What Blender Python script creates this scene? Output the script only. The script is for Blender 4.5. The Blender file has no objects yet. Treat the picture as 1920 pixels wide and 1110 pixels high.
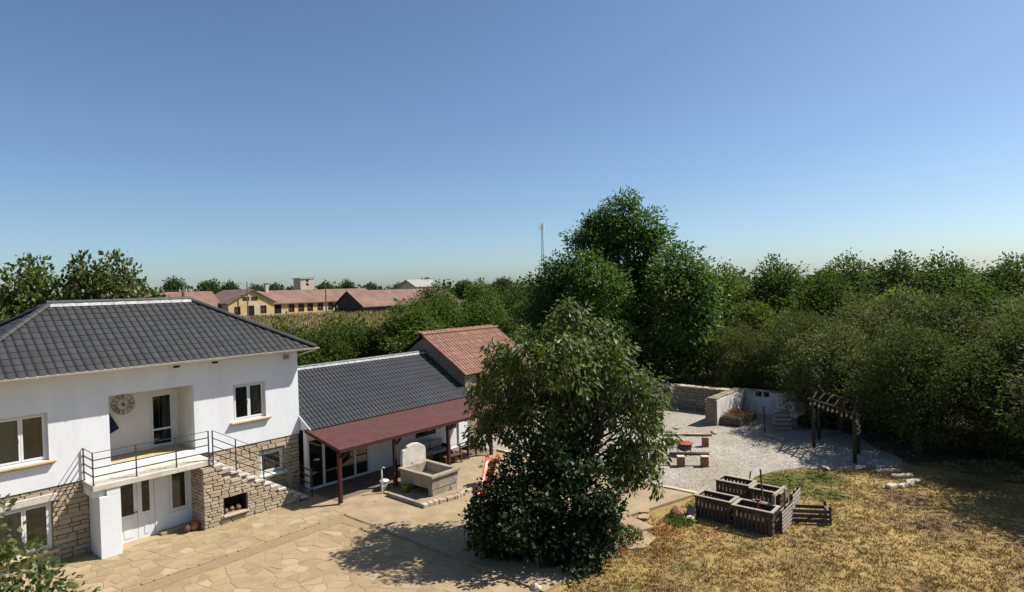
import bpy, bmesh, math, random
import numpy as np
from mathutils import Vector, Matrix

# ------------------------------------------------------------------ camera, sky, sun, exposure
scene = bpy.context.scene
COL = scene.collection
YAW, PITCH, ROLL = 0.85134552, 0.01607149, -0.02867131
CAM = Vector((-13.243, -23.594, 8.275))
fw = Vector((math.sin(YAW)*math.cos(PITCH), math.cos(YAW)*math.cos(PITCH), -math.sin(PITCH)))
r0 = Vector((math.cos(YAW), -math.sin(YAW), 0)); u0 = r0.cross(fw)
rt = math.cos(ROLL)*r0 + math.sin(ROLL)*u0
up = -math.sin(ROLL)*r0 + math.cos(ROLL)*u0
cd = bpy.data.cameras.new('camera'); co = bpy.data.objects.new('camera', cd); COL.objects.link(co)
co.matrix_world = Matrix(((rt.x, up.x, -fw.x, CAM.x), (rt.y, up.y, -fw.y, CAM.y), (rt.z, up.z, -fw.z, CAM.z), (0, 0, 0, 1)))
cd.sensor_width = 36.0; cd.lens = 36.0*1150/1920; cd.clip_start = 0.1; cd.clip_end = 6000
scene.camera = co

SUN = Vector((-0.66, 0.47, -1.0)).normalized()          # the way the light travels
w = bpy.data.worlds.new('World'); scene.world = w; w.use_nodes = True
nt = w.node_tree; nt.nodes.clear()
sky = nt.nodes.new('ShaderNodeTexSky'); sky.sky_type = 'NISHITA'; sky.sun_disc = False
sky.sun_elevation = math.asin(-SUN.z); sky.sun_rotation = math.atan2(-SUN.x, -SUN.y)
sky.altitude = 0; sky.air_density = 0.8; sky.dust_density = 0.9; sky.ozone_density = 5.0
bg = nt.nodes.new('ShaderNodeBackground'); bg.inputs['Strength'].default_value = 0.087
wo = nt.nodes.new('ShaderNodeOutputWorld')
tint = nt.nodes.new('ShaderNodeMix'); tint.data_type = 'RGBA'; tint.blend_type = 'MULTIPLY'; tint.inputs['Factor'].default_value = 1.0; tint.inputs['B'].default_value = (0.99, 1.03, 0.985, 1)   # white balance of the whole sky
nt.links.new(sky.outputs[0], tint.inputs['A']); nt.links.new(tint.outputs['Result'], bg.inputs[0]); nt.links.new(bg.outputs[0], wo.inputs[0])
sl = bpy.data.lights.new('sun', 'SUN'); sl.energy = 5.0; sl.angle = math.radians(0.53); sl.color = (1.0, 0.955, 0.88)
so = bpy.data.objects.new('sun', sl); COL.objects.link(so); so.location = (0, 0, 60)
so.rotation_euler = SUN.to_track_quat('-Z', 'Y').to_euler()
scene.view_settings.view_transform = 'Standard'; scene.view_settings.look = 'None'
scene.view_settings.exposure = 0.62; scene.view_settings.gamma = 1.0
scene.render.engine = 'CYCLES'
scene.cycles.max_bounces = 6; scene.cycles.diffuse_bounces = 2; scene.cycles.transparent_max_bounces = 12
scene.cycles.use_denoising = True

# ------------------------------------------------------------------ helpers
RNG = np.random.default_rng(11)
rnd = random.Random(5)

class MB:
    """collects shapes, builds ONE mesh"""
    def __init__(s): s.v = []; s.f = []; s.m = []
    def add(s, vs, fs, mi=0):
        o = len(s.v); s.v += [tuple(v) for v in vs]; s.f += [tuple(i+o for i in f) for f in fs]; s.m += [mi]*len(fs); return s
    def box(s, x0, x1, y0, y1, z0, z1, mi=0):
        return s.add([(x0,y0,z0),(x1,y0,z0),(x1,y1,z0),(x0,y1,z0),(x0,y0,z1),(x1,y0,z1),(x1,y1,z1),(x0,y1,z1)],
                     [(0,3,2,1),(4,5,6,7),(0,1,5,4),(1,2,6,5),(2,3,7,6),(3,0,4,7)], mi)
    def bar(s, p, q, w, h=None, mi=0, upv=(0,0,1)):
        """rectangular bar from p to q"""
        h = h or w; p = Vector(p); q = Vector(q); d = (q-p).normalized(); u = Vector(upv)
        if abs(d.dot(u)) > 0.98: u = Vector((1,0,0))
        a = d.cross(u).normalized(); b = a.cross(d).normalized(); a *= w/2; b *= h/2
        vs = [p-a-b, p+a-b, p+a+b, p-a+b, q-a-b, q+a-b, q+a+b, q-a+b]
        return s.add(vs, [(0,3,2,1),(4,5,6,7),(0,1,5,4),(1,2,6,5),(2,3,7,6),(3,0,4,7)][::1], mi)
    def tube(s, pts, rs, n=7, mi=0, cap=True):
        pts = [Vector(p) for p in pts]; rings = []
        for i, p in enumerate(pts):
            d = (pts[min(i+1,len(pts)-1)]-pts[max(i-1,0)])
            if d.length < 1e-9: d = Vector((0,0,1))
            d.normalize(); u = Vector((0,0,1)) if abs(d.z) < 0.9 else Vector((1,0,0))
            a = d.cross(u).normalized(); b = a.cross(d)
            r = rs[i] if hasattr(rs,'__len__') else rs
            rings.append([p + a*(math.cos(2*math.pi*k/n)*r) + b*(math.sin(2*math.pi*k/n)*r) for k in range(n)])
        vs = [v for R in rings for v in R]; fs = []
        for i in range(len(rings)-1):
            for k in range(n):
                fs.append((i*n+k, i*n+(k+1)%n, (i+1)*n+(k+1)%n, (i+1)*n+k))
        if cap: fs.append(tuple(range(n))[::-1]); fs.append(tuple((len(rings)-1)*n+k for k in range(n)))
        return s.add(vs, fs, mi)
    def lathe(s, c, prof, n=16, mi=0):
        vs = []; fs = []
        for r, z in prof:
            for k in range(n): vs.append((c[0]+r*math.cos(2*math.pi*k/n), c[1]+r*math.sin(2*math.pi*k/n), c[2]+z))
        for i in range(len(prof)-1):
            for k in range(n): fs.append((i*n+k, i*n+(k+1)%n, (i+1)*n+(k+1)%n, (i+1)*n+k))
        fs.append(tuple(range(n))[::-1]); fs.append(tuple((len(prof)-1)*n+k for k in range(n)))
        return s.add(vs, fs, mi)
    def prism(s, poly, z0, z1, mi=0):
        n = len(poly); vs = [(x,y,z0) for x,y in poly]+[(x,y,z1) for x,y in poly]
        fs = [tuple(range(n))[::-1], tuple(range(n,2*n))]+[(i,(i+1)%n,n+(i+1)%n,n+i) for i in range(n)]
        return s.add(vs, fs, mi)
    def extr(s, poly, F, n0, n1, mi=0):
        """polygon in (u,v) pushed from depth n0 to n1 through frame F(u,v,n)"""
        n = len(poly); vs = [F(a,b,n0) for a,b in poly]+[F(a,b,n1) for a,b in poly]
        fs = [tuple(range(n))[::-1], tuple(range(n,2*n))]+[(i,(i+1)%n,n+(i+1)%n,n+i) for i in range(n)]
        return s.add(vs, fs, mi)
    def wall(s, F, u_0, u_1, v_0, v_1, holes, t, mi=0):
        """wall with rectangular openings; front at n=0, back at n=-t"""
        us = sorted({u_0,u_1,*[h[0] for h in holes],*[h[1] for h in holes]}); vs_ = sorted({v_0,v_1,*[h[2] for h in holes],*[h[3] for h in holes]})
        us = sorted({round(u,4) for u in us if u_0 <= u <= u_1}); vs_ = sorted({round(v,4) for v in vs_ if v_0 <= v <= v_1})
        def solid(i, j):
            if i < 0 or j < 0 or i >= len(us)-1 or j >= len(vs_)-1: return False
            cu = (us[i]+us[i+1])/2; cv = (vs_[j]+vs_[j+1])/2
            return not any(h[0] < cu < h[1] and h[2] < cv < h[3] for h in holes)
        for i in range(len(us)-1):
            for j in range(len(vs_)-1):
                if not solid(i,j): continue
                a,b,c,d = us[i],us[i+1],vs_[j],vs_[j+1]
                s.add([F(a,c,0),F(b,c,0),F(b,d,0),F(a,d,0)], [(0,1,2,3)], mi)
                s.add([F(a,c,-t),F(b,c,-t),F(b,d,-t),F(a,d,-t)], [(3,2,1,0)], mi)
                if not solid(i-1,j): s.add([F(a,c,0),F(a,d,0),F(a,d,-t),F(a,c,-t)], [(0,1,2,3)], mi)
                if not solid(i+1,j): s.add([F(b,c,0),F(b,d,0),F(b,d,-t),F(b,c,-t)], [(3,2,1,0)], mi)
                if not solid(i,j-1): s.add([F(a,c,0),F(b,c,0),F(b,c,-t),F(a,c,-t)], [(3,2,1,0)], mi)
                if not solid(i,j+1): s.add([F(a,d,0),F(b,d,0),F(b,d,-t),F(a,d,-t)], [(0,1,2,3)], mi)
        return s
    def mesh(s, name, mats, smooth=False, fixn=True):
        me = bpy.data.meshes.new(name); me.from_pydata(s.v, [], s.f)
        for m in (mats if isinstance(mats,(list,tuple)) else [mats]): me.materials.append(m)
        if any(s.m): me.polygons.foreach_set('material_index', s.m)
        if smooth: me.polygons.foreach_set('use_smooth', [True]*len(s.f))
        if fixn:
            bm = bmesh.new(); bm.from_mesh(me); bmesh.ops.recalc_face_normals(bm, faces=bm.faces); bm.to_mesh(me); bm.free()
        me.update(); return me
    def build(s, name, mats, parent=None, smooth=False, bevel=0, fixn=True):
        me = s.mesh(name, mats, smooth, fixn)
        if bevel:
            bm = bmesh.new(); bm.from_mesh(me); bmesh.ops.remove_doubles(bm, verts=bm.verts, dist=1e-5)
            bmesh.ops.bevel(bm, geom=bm.edges[:], offset=bevel, segments=1, affect='EDGES', clamp_overlap=True); bm.to_mesh(me); bm.free()
        return link(name, me, parent)

def link(name, me, parent=None, loc=None, rot=None, scale=None):
    o = bpy.data.objects.new(name, me); COL.objects.link(o)
    if loc is not None: o.location = loc
    if rot is not None: o.rotation_euler = rot
    if scale is not None: o.scale = scale
    if parent is not None: o.parent = parent
    return o
def tag(o, label, cat, group=None):
    o['label'] = label; o['category'] = cat
    if group: o['group'] = group
    return o
def thing(name, label, cat, loc=(0,0,0), rz=0, group=None):
    o = bpy.data.objects.new(name, None); COL.objects.link(o); o.location = loc; o.rotation_euler = (0,0,rz)
    o.empty_display_size = 0.2
    return tag(o, label, cat, group)
def struct(o): o['kind'] = 'structure'; return o
def stuff(o): o['kind'] = 'stuff'; return o
def part(name, parent):
    o = bpy.data.objects.new(name, None); COL.objects.link(o); o.parent = parent; o.empty_display_size = 0.1; return o
def copy_tree(o, parent=None, label=None, loc=None, rz=None, scale=None):
    c = o.copy(); COL.objects.link(c); c.parent = parent
    if label: c['label'] = label
    if loc is not None: c.location = loc
    if rz is not None: c.rotation_euler = (0,0,rz)
    if scale is not None: c.scale = scale
    for ch in o.children: copy_tree(ch, c)
    return c

# ------------------------------------------------------------------ materials
def base_mat(name):
    m = bpy.data.materials.new(name); m.use_nodes = True; n = m.node_tree; n.nodes.clear()
    out = n.nodes.new('ShaderNodeOutputMaterial'); b = n.nodes.new('ShaderNodeBsdfPrincipled')
    n.links.new(b.outputs[0], out.inputs[0]); return m, n, b, out
def N(n, t, **kw):
    x = n.nodes.new(t)
    for k, v in kw.items():
        if k in x.inputs: x.inputs[k].default_value = v
        else: setattr(x, k, v)
    return x
def ramp(n, stops):
    r = n.nodes.new('ShaderNodeValToRGB'); e = r.color_ramp.elements
    while len(e) < len(stops): e.new(0.5)
    for i, (p, c) in enumerate(stops): e[i].position = p; e[i].color = (*c, 1)
    return r
def noise(n, scale, detail=4, rough=0.55, coord='Object', stretch=None, dist=0):
    tc = n.nodes.new('ShaderNodeTexCoord'); t = n.nodes.new('ShaderNodeTexNoise')
    t.inputs['Scale'].default_value = scale; t.inputs['Detail'].default_value = detail; t.inputs['Roughness'].default_value = rough
    t.inputs['Distortion'].default_value = dist
    if stretch:
        mp = n.nodes.new('ShaderNodeMapping'); mp.inputs['Scale'].default_value = stretch
        n.links.new(tc.outputs[coord], mp.inputs[0]); n.links.new(mp.outputs[0], t.inputs[0])
    else: n.links.new(tc.outputs[coord], t.inputs[0])
    return t
def island(n):
    g = n.nodes.new('ShaderNodeNewGeometry'); oi = n.nodes.new('ShaderNodeObjectInfo')
    a = N(n, 'ShaderNodeMath', operation='ADD'); n.links.new(g.outputs['Random Per Island'], a.inputs[0]); n.links.new(oi.outputs['Random'], a.inputs[1])
    f = N(n, 'ShaderNodeMath', operation='FRACT'); n.links.new(a.outputs[0], f.inputs[0]); return f
def mix(n, a, b, fac, mode='MIX'):
    m = n.nodes.new('ShaderNodeMix'); m.data_type = 'RGBA'; m.blend_type = mode
    def put(s, x):
        if isinstance(x, (tuple, list)): s.default_value = (*x, 1) if len(x) == 3 else x
        elif isinstance(x, float): s.default_value = x
        else: n.links.new(x, s)
    put(m.inputs['Factor'], fac); put(m.inputs['A'], a); put(m.inputs['B'], b); return m.outputs['Result']
def M(name, c1, c2=None, scale=3.0, rough=0.8, bump=0.0, bscale=None, isl=None, spec=0.3, metal=0.0, stretch=None, fine=None, lo=0.35, hi=0.65, coord='Object'):
    """c1/c2 mixed by noise; isl: list of colours picked per piece; fine: (scale, amount) grain"""
    K = 0.86; c1 = tuple(x*K for x in c1); c2 = tuple(x*K for x in c2) if c2 else None; isl = [tuple(x*K for x in c) for c in isl] if isl else None
    m, n, b, out = base_mat(name); col = None
    if isl:
        f = island(n); r = ramp(n, [(i/max(1,len(isl)-1), c) for i, c in enumerate(isl)]); n.links.new(f.outputs[0], r.inputs[0]); col = r.outputs[0]
    t = noise(n, scale, 5, 0.6, coord=coord, stretch=stretch)
    if c2 is not None:
        r = ramp(n, [(lo, c1), (hi, c2)]); n.links.new(t.outputs[0], r.inputs[0])
        col = r.outputs[0] if col is None else mix(n, col, r.outputs[0], 0.4)
    if col is None:
        col = mix(n, c1, tuple(x*0.8 for x in c1), t.outputs[0])
    if fine:
        t2 = noise(n, fine[0], 3, 0.7, coord=coord); r = ramp(n, [(0.3, (1-fine[1],)*3), (0.7, (1+fine[1]*0.6,)*3)]); n.links.new(t2.outputs[0], r.inputs[0])
        col = mix(n, col, r.outputs[0], 1.0, 'MULTIPLY')
    n.links.new(col, b.inputs['Base Color'])
    b.inputs['Roughness'].default_value = rough; b.inputs['Metallic'].default_value = metal; b.inputs['Specular IOR Level'].default_value = spec
    if bump:
        t3 = noise(n, bscale or scale*4, 5, 0.65, coord=coord); bp = N(n, 'ShaderNodeBump'); bp.inputs['Strength'].default_value = bump; bp.inputs['Distance'].default_value = 0.05
        n.links.new(t3.outputs[0], bp.inputs['Height']); n.links.new(bp.outputs[0], b.inputs['Normal'])
    return m
def leaf_mat(name, cols, trans=0.3, gloss=0.35, rough=0.45):
    m, n, b, out = base_mat(name); f = island(n)
    r = ramp(n, [(i/(len(cols)-1), c) for i, c in enumerate(cols)]); n.links.new(f.outputs[0], r.inputs[0])
    oi = n.nodes.new('ShaderNodeObjectInfo'); hs = n.nodes.new('ShaderNodeHueSaturation')
    mr = N(n, 'ShaderNodeMapRange'); mr.inputs['To Min'].default_value = 0.8; mr.inputs['To Max'].default_value = 1.2
    n.links.new(oi.outputs['Random'], mr.inputs['Value']); n.links.new(mr.outputs[0], hs.inputs['Value']); n.links.new(r.outputs[0], hs.inputs['Color'])
    n.links.new(hs.outputs[0], b.inputs['Base Color']); b.inputs['Roughness'].default_value = rough; b.inputs['Specular IOR Level'].default_value = gloss
    tr = n.nodes.new('ShaderNodeBsdfTranslucent'); tc = mix(n, hs.outputs[0], (1.7, 1.9, 0.6), 1.0, 'MULTIPLY')
    n.links.new(tc, tr.inputs[0]); mx = n.nodes.new('ShaderNodeMixShader'); mx.inputs[0].default_value = trans
    n.links.new(b.outputs[0], mx.inputs[1]); n.links.new(tr.outputs[0], mx.inputs[2]); n.links.new(mx.outputs[0], out.inputs[0]); return m
def glass_mat(name, tint=(0.55,0.58,0.58), refl=1.5):
    m, n, b, out = base_mat(name); n.nodes.remove(b)
    t = n.nodes.new('ShaderNodeBsdfTransparent'); t.inputs[0].default_value = (*tint,1); g = n.nodes.new('ShaderNodeBsdfGlossy'); g.inputs['Roughness'].default_value = 0.02
    fr = n.nodes.new('ShaderNodeFresnel'); fr.inputs[0].default_value = refl; mx = n.nodes.new('ShaderNodeMixShader')
    n.links.new(fr.outputs[0], mx.inputs[0]); n.links.new(t.outputs[0], mx.inputs[1]); n.links.new(g.outputs[0], mx.inputs[2]); n.links.new(mx.outputs[0], out.inputs[0]); return m
def blob(n, pts, soft):
    """mask: 1 inside ragged discs (x, y, radius) on the ground"""
    tc = n.nodes.new('ShaderNodeTexCoord'); nz = noise(n, 0.9, 4, 0.7); out = None
    mp = N(n, 'ShaderNodeMapping'); mp.inputs['Scale'].default_value = (1,1,0); n.links.new(tc.outputs['Object'], mp.inputs[0])
    for x, y, r_ in pts:
        d = N(n, 'ShaderNodeVectorMath', operation='DISTANCE'); n.links.new(mp.outputs[0], d.inputs[0]); d.inputs[1].default_value = (x,y,0)
        m1 = N(n, 'ShaderNodeMath', operation='MULTIPLY_ADD'); n.links.new(nz.outputs[0], m1.inputs[0]); m1.inputs[1].default_value = r_*1.6; m1.inputs[2].default_value = r_*0.2
        s1 = N(n, 'ShaderNodeMath', operation='SUBTRACT'); n.links.new(m1.outputs[0], s1.inputs[0]); n.links.new(d.outputs['Value'], s1.inputs[1])
        s2 = N(n, 'ShaderNodeMath', operation='MULTIPLY', use_clamp=True); n.links.new(s1.outputs[0], s2.inputs[0]); s2.inputs[1].default_value = 1/soft
        if out is None: out = s2.outputs[0]
        else:
            mx = N(n, 'ShaderNodeMath', operation='MAXIMUM'); n.links.new(out, mx.inputs[0]); n.links.new(s2.outputs[0], mx.inputs[1]); out = mx.outputs[0]
    return out
def grass_nodes(n, b):
    """patchy dry lawn colour shared by the turf and its blades"""
    a = noise(n, 0.42, 5, 0.65); r = ramp(n, [(0.33, (0.30,0.210,0.090)), (0.46, (0.40,0.285,0.105)), (0.60, (0.455,0.325,0.120)), (0.74, (0.44,0.275,0.085))]); n.links.new(a.outputs[0], r.inputs[0])
    g = noise(n, 0.8, 5, 0.65, stretch=(1,1.15,1)); r2 = ramp(n, [(0.56, (0,0,0)), (0.72, (0.7,0.7,0.7))]); n.links.new(g.outputs[0], r2.inputs[0])
    c = mix(n, r.outputs[0], (0.17,0.165,0.045), r2.outputs[0])
    c = mix(n, c, (0.145,0.155,0.038), blob(n, [(10.8,-15.1,1.5),(12.6,-15.4,1.7),(14.2,-16.2,1.4),(12.2,-17.2,1.2),(6.3,-14.0,.5),(3.2,-15.6,.7),(5.9,-16.4,.5),(1.2,-14.8,.6),(4.2,-14.2,.45)], 0.9))
    c = mix(n, c, (0.20,0.135,0.072), blob(n, [(13.2,-19.8,1.8),(11.0,-20.8,1.7),(16.5,-21.0,1.6),(9.4,-18.9,.9)], 1.6))
    c = mix(n, c, (0.42,0.235,0.085), blob(n, [(5.2,-13.9,.8),(3.9,-14.4,.6),(6.2,-15.2,.6)], 0.7))
    d = noise(n, 4.5, 5, 0.75); r3 = ramp(n, [(0.34, (0.62,0.62,0.63)), (0.60, (0.90,0.90,0.92))]); n.links.new(d.outputs[0], r3.inputs[0])
    return mix(n, c, r3.outputs[0], 1.0, 'MULTIPLY')

WHITE = M('white_render', (0.79,0.805,0.82), (0.72,0.73,0.745), 1.1, 0.9, 0.12, 30, fine=(5,0.04), stretch=(1.6,1.6,0.3), lo=0.42, hi=0.78)
CREAM = M('cream_render', (0.76,0.72,0.65), (0.70,0.66,0.59), 1.5, 0.9, 0.05, 40)
CONCRETE_PALE = M('pale_concrete', (0.66,0.62,0.54), (0.50,0.45,0.37), 2.2, 0.9, 0.25, 30, fine=(18,0.12))
CONCRETE = M('weathered_concrete', (0.42,0.37,0.29), (0.26,0.22,0.17), 2.6, 0.92, 0.4, 24, fine=(15,0.2))
STONE = M('wall_stone', (0.53,0.44,0.31), (0.40,0.32,0.22), 7, 0.92, 0.5, 26, isl=[(0.58,0.48,0.33),(0.46,0.36,0.23),(0.66,0.58,0.44),(0.40,0.31,0.20),(0.56,0.44,0.27),(0.52,0.45,0.35)], fine=(34,0.18))
STONE_GREY = M('field_stone', (0.34,0.28,0.20), (0.20,0.16,0.12), 7, 0.95, 0.5, 26, isl=[(0.36,0.29,0.20),(0.27,0.21,0.15),(0.42,0.36,0.27),(0.24,0.20,0.16)], fine=(30,0.2))
MORTAR = M('mortar', (0.36,0.29,0.20), (0.24,0.19,0.13), 9, 0.95, 0.5, 40)
FLAG = M('flagstone', (0.42,0.305,0.165), (0.30,0.215,0.115), 1.6, 0.85, 0.3, 20, isl=[(0.40,0.295,0.16),(0.35,0.26,0.14),(0.50,0.395,0.25),(0.30,0.225,0.13),(0.40,0.29,0.15),(0.38,0.30,0.185),(0.42,0.305,0.16),(0.27,0.205,0.125),(0.43,0.32,0.18)], fine=(25,0.14))
FLAG_JOINT = M('sandy_joint', (0.40,0.295,0.16), (0.31,0.225,0.12), 2.5, 0.95, 0.5, 50, fine=(30,0.25))
TERRACE = M('terrace_concrete', (0.41,0.31,0.185), (0.30,0.225,0.135), 1.1, 0.92, 0.3, 30, fine=(20,0.15))
STRIP = M('gravel_strip', (0.47,0.345,0.19), (0.35,0.255,0.135), 22, 0.95, 0.9, 60, fine=(45,0.3))
TILE = M('dark_roof_tile', (0.052,0.050,0.050), (0.038,0.037,0.038), 0.9, 0.5, 0.06, 40, isl=[(0.054,0.052,0.052),(0.041,0.040,0.041),(0.066,0.064,0.063),(0.048,0.046,0.045)], spec=0.4)
TILE2 = M('dark_sheet_tile', (0.050,0.051,0.054), (0.036,0.037,0.040), 0.8, 0.45, 0.05, 40, spec=0.45)
TILE_UNDER = M('roof_underlay', (0.03,0.03,0.03), None, 3, 0.9)
CLAY = M('clay_tile', (0.30,0.145,0.10), (0.22,0.11,0.08), 6, 0.9, 0.3, 30, isl=[(0.31,0.15,0.10),(0.25,0.122,0.085),(0.38,0.21,0.15),(0.21,0.12,0.092),(0.29,0.14,0.092)], fine=(25,0.2))
CLAY_FAR = M('old_clay_roof', (0.28,0.155,0.11), (0.17,0.105,0.085), 0.4, 0.92, 0.5, 6, fine=(1.6,0.3))
SHINGLE = M('red_bitumen_shingle', (0.125,0.047,0.043), (0.092,0.036,0.034), 2.5, 0.85, 0.4, 60, fine=(50,0.25))
DARKWOOD = M('dark_red_wood', (0.070,0.022,0.015), (0.040,0.014,0.010), 6, 0.6, 0.2, 30, stretch=(1,1,0.2))
BROWNWOOD = M('brown_teak', (0.17,0.075,0.035), (0.10,0.045,0.022), 8, 0.55, 0.2, 30)
GREYWOOD = M('grey_pallet_wood', (0.10,0.075,0.055), (0.060,0.046,0.035), 5, 0.9, 0.4, 30, isl=[(0.10,0.078,0.058),(0.075,0.057,0.043),(0.145,0.115,0.09),(0.056,0.044,0.034)], fine=(20,0.25))
LIGHTWOOD = M('bleached_pallet_wood', (0.40,0.34,0.27), (0.28,0.23,0.18), 5, 0.9, 0.3, 30, isl=[(0.42,0.36,0.29),(0.33,0.27,0.21),(0.47,0.41,0.34)], fine=(20,0.2))
LOG = M('log_bark', (0.15,0.11,0.075), (0.09,0.066,0.046), 8, 0.95, 0.6, 40)
REDBRICK = M('red_brick', (0.34,0.13,0.085), (0.24,0.10,0.07), 9, 0.9, 0.4, 40, isl=[(0.36,0.14,0.09),(0.28,0.11,0.075),(0.42,0.19,0.13)])
STEEL = M('dark_steel', (0.045,0.040,0.038), None, 5, 0.5, spec=0.5)
ZINC = M('zinc_gutter', (0.70,0.68,0.65), (0.60,0.58,0.55), 3, 0.4, metal=0.4, spec=0.5)
PVC = M('white_frame', (0.82,0.82,0.82), None, 3, 0.35, spec=0.5)
SILL = M('stone_sill', (0.60,0.46,0.28), (0.50,0.37,0.22), 4, 0.8, 0.1, 30)
CURTAIN = M('grey_blind', (0.42,0.41,0.37), (0.36,0.35,0.31), 2, 0.9)
SHEER = M('olive_curtain', (0.20,0.19,0.14), (0.13,0.125,0.09), 1.2, 0.9)
ROOM = M('room_plaster', (0.55,0.52,0.45), None, 2, 0.9)
BLACK = M('soot', (0.012,0.011,0.010), None, 2, 0.95)
GLASS = glass_mat('window_glass', (0.78,0.80,0.78), 1.6)
GLASS_DARK = glass_mat('patio_glass', (0.55,0.57,0.57), 1.55)
BARK = M('bark', (0.11,0.085,0.06), (0.06,0.048,0.036), 9, 0.95, 0.7, 30)
BARK_PALE = M('pale_bark', (0.20,0.17,0.13), (0.12,0.10,0.08), 9, 0.95, 0.5, 30)
YELLOWWALL = M('yellow_render', (0.62,0.43,0.16), (0.55,0.47,0.33), 0.6, 0.9, 0.2, 8, fine=(1.6,0.25), lo=.42, hi=.6)
DARKWALL = M('grey_shed_wall', (0.085,0.070,0.055), (0.055,0.046,0.038), 1, 0.95, 0.3, 8)
SOIL = M('dark_soil', (0.07,0.05,0.033), (0.045,0.032,0.022), 5, 0.97, 0.7, 30)
OLDWHITE = M('peeling_whitewash', (0.72,0.70,0.66), (0.30,0.25,0.19), 2.2, 0.92, 0.5, 18, lo=0.50, hi=0.72, fine=(14,0.15), stretch=(1,1,0.35))
PALE_STONE = M('pale_kerb_stone', (0.60,0.50,0.34), (0.46,0.37,0.25), 5, 0.9, 0.5, 20, isl=[(0.62,0.52,0.36),(0.52,0.42,0.28),(0.66,0.58,0.43)])

L_FRONT = leaf_mat('cherry_leaves', [(0.032,0.054,0.011),(0.062,0.090,0.020),(0.042,0.066,0.014),(0.098,0.120,0.034),(0.036,0.058,0.012),(0.130,0.138,0.050),(0.052,0.076,0.017)], 0.26, 0.25, 0.5)
L_BUSH = leaf_mat('lilac_leaves', [(0.013,0.028,0.008),(0.024,0.046,0.014),(0.017,0.036,0.011),(0.042,0.072,0.024)], 0.12, 0.2, 0.5)
L_BIG = leaf_mat('ash_leaves', [(0.036,0.078,0.016),(0.066,0.116,0.024),(0.046,0.094,0.018),(0.105,0.160,0.038)], 0.28, 0.2, 0.5)
L_OLIVE = leaf_mat('thicket_leaves', [(0.072,0.084,0.032),(0.100,0.110,0.042),(0.082,0.094,0.036),(0.118,0.124,0.052),(0.094,0.090,0.042)], 0.2, 0.06, 0.7)
L_DARK = leaf_mat('plum_leaves', [(0.050,0.064,0.022),(0.078,0.092,0.030),(0.060,0.076,0.025),(0.104,0.114,0.042)], 0.2, 0.08, 0.65)
L_WOOD = leaf_mat('woodland_leaves', [(0.044,0.072,0.016),(0.070,0.100,0.022),(0.054,0.084,0.018),(0.092,0.120,0.028)], 0.28, 0.08, 0.65)
L_LIME = leaf_mat('bright_leaves', [(0.066,0.100,0.017),(0.098,0.134,0.024),(0.080,0.115,0.019),(0.13,0.160,0.034)], 0.35, 0.2, 0.55)
L_LEFT = leaf_mat('mulberry_leaves', [(0.052,0.074,0.018),(0.084,0.104,0.026),(0.064,0.088,0.020),(0.118,0.130,0.052)], 0.25, 0.3, 0.5)
L_FAR = leaf_mat('distant_leaves', [(0.050,0.072,0.030),(0.068,0.090,0.038),(0.058,0.080,0.034)], 0.2, 0.1, 0.6)
L_RUST = leaf_mat('rusty_leaves', [(0.26,0.10,0.03),(0.34,0.15,0.05),(0.20,0.09,0.035)], 0.2, 0.2)
# ------------------------------------------------------------------ the ground
def sstep(a, b, x): t = min(1, max(0, (x-a)/(b-a))); return t*t*(3-2*t)
def ground_z(x, y): return -0.06 + 4.06*sstep(58, 118, math.hypot(x-CAM.x, y-CAM.y))
m, n, b, out = base_mat('dry_lawn'); c = grass_nodes(n, b)
tcf = n.nodes.new('ShaderNodeTexCoord'); df = N(n, 'ShaderNodeVectorMath', operation='DISTANCE'); n.links.new(tcf.outputs['Object'], df.inputs[0]); df.inputs[1].default_value = (CAM.x,CAM.y,0)
mf = N(n, 'ShaderNodeMapRange'); mf.inputs['From Min'].default_value = 38; mf.inputs['From Max'].default_value = 46; n.links.new(df.outputs['Value'], mf.inputs['Value'])
nf = noise(n, 0.12, 6, 0.7); rf_ = ramp(n, [(0.40,(0.105,0.10,0.04)), (0.55,(0.18,0.14,0.07)), (0.68,(0.235,0.18,0.095))]); n.links.new(nf.outputs[0], rf_.inputs[0])   # uncut field beyond the yard
c = mix(n, c, rf_.outputs[0], mf.outputs[0])
n.links.new(c, b.inputs['Base Color']); b.inputs['Roughness'].default_value = 0.95; b.inputs['Specular IOR Level'].default_value = 0.1
t = noise(n, 14, 5, 0.7); bp = N(n, 'ShaderNodeBump'); bp.inputs['Strength'].default_value = 0.9; bp.inputs['Distance'].default_value = 0.08; n.links.new(t.outputs[0], bp.inputs['Height']); n.links.new(bp.outputs[0], b.inputs['Normal'])
LAWN = m
m, n, b, out = base_mat('grass_blades'); c = grass_nodes(n, b); f = island(n); r = ramp(n, [(0, (0.78,0.77,0.72)), (0.5, (1.0,1.0,0.97)), (1, (1.25,1.24,1.18))]); n.links.new(f.outputs[0], r.inputs[0])
n.links.new(mix(n, c, r.outputs[0], 1.0, 'MULTIPLY'), b.inputs['Base Color']); b.inputs['Roughness'].default_value = 0.9; b.inputs['Specular IOR Level'].default_value = 0.1
BLADE = m
g = MB(); NA = 120; radii = [0.5,6,12,18,25,32,40,50,58,64,72,80,88,96,104,112,120,140,180,260,400,700,1300,2600]
g.v = [(CAM.x+R_*math.cos(2*math.pi*k/NA), CAM.y+R_*math.sin(2*math.pi*k/NA), ground_z(CAM.x+R_*math.cos(2*math.pi*k/NA), CAM.y+R_*math.sin(2*math.pi*k/NA))) for R_ in radii for k in range(NA)]
g.f = [(i*NA+k, i*NA+(k+1)%NA, (i+1)*NA+(k+1)%NA, (i+1)*NA+k) for i in range(len(radii)-1) for k in range(NA)]+[tuple(range(NA))[::-1]]
g.m = [0]*len(g.f)
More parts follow.
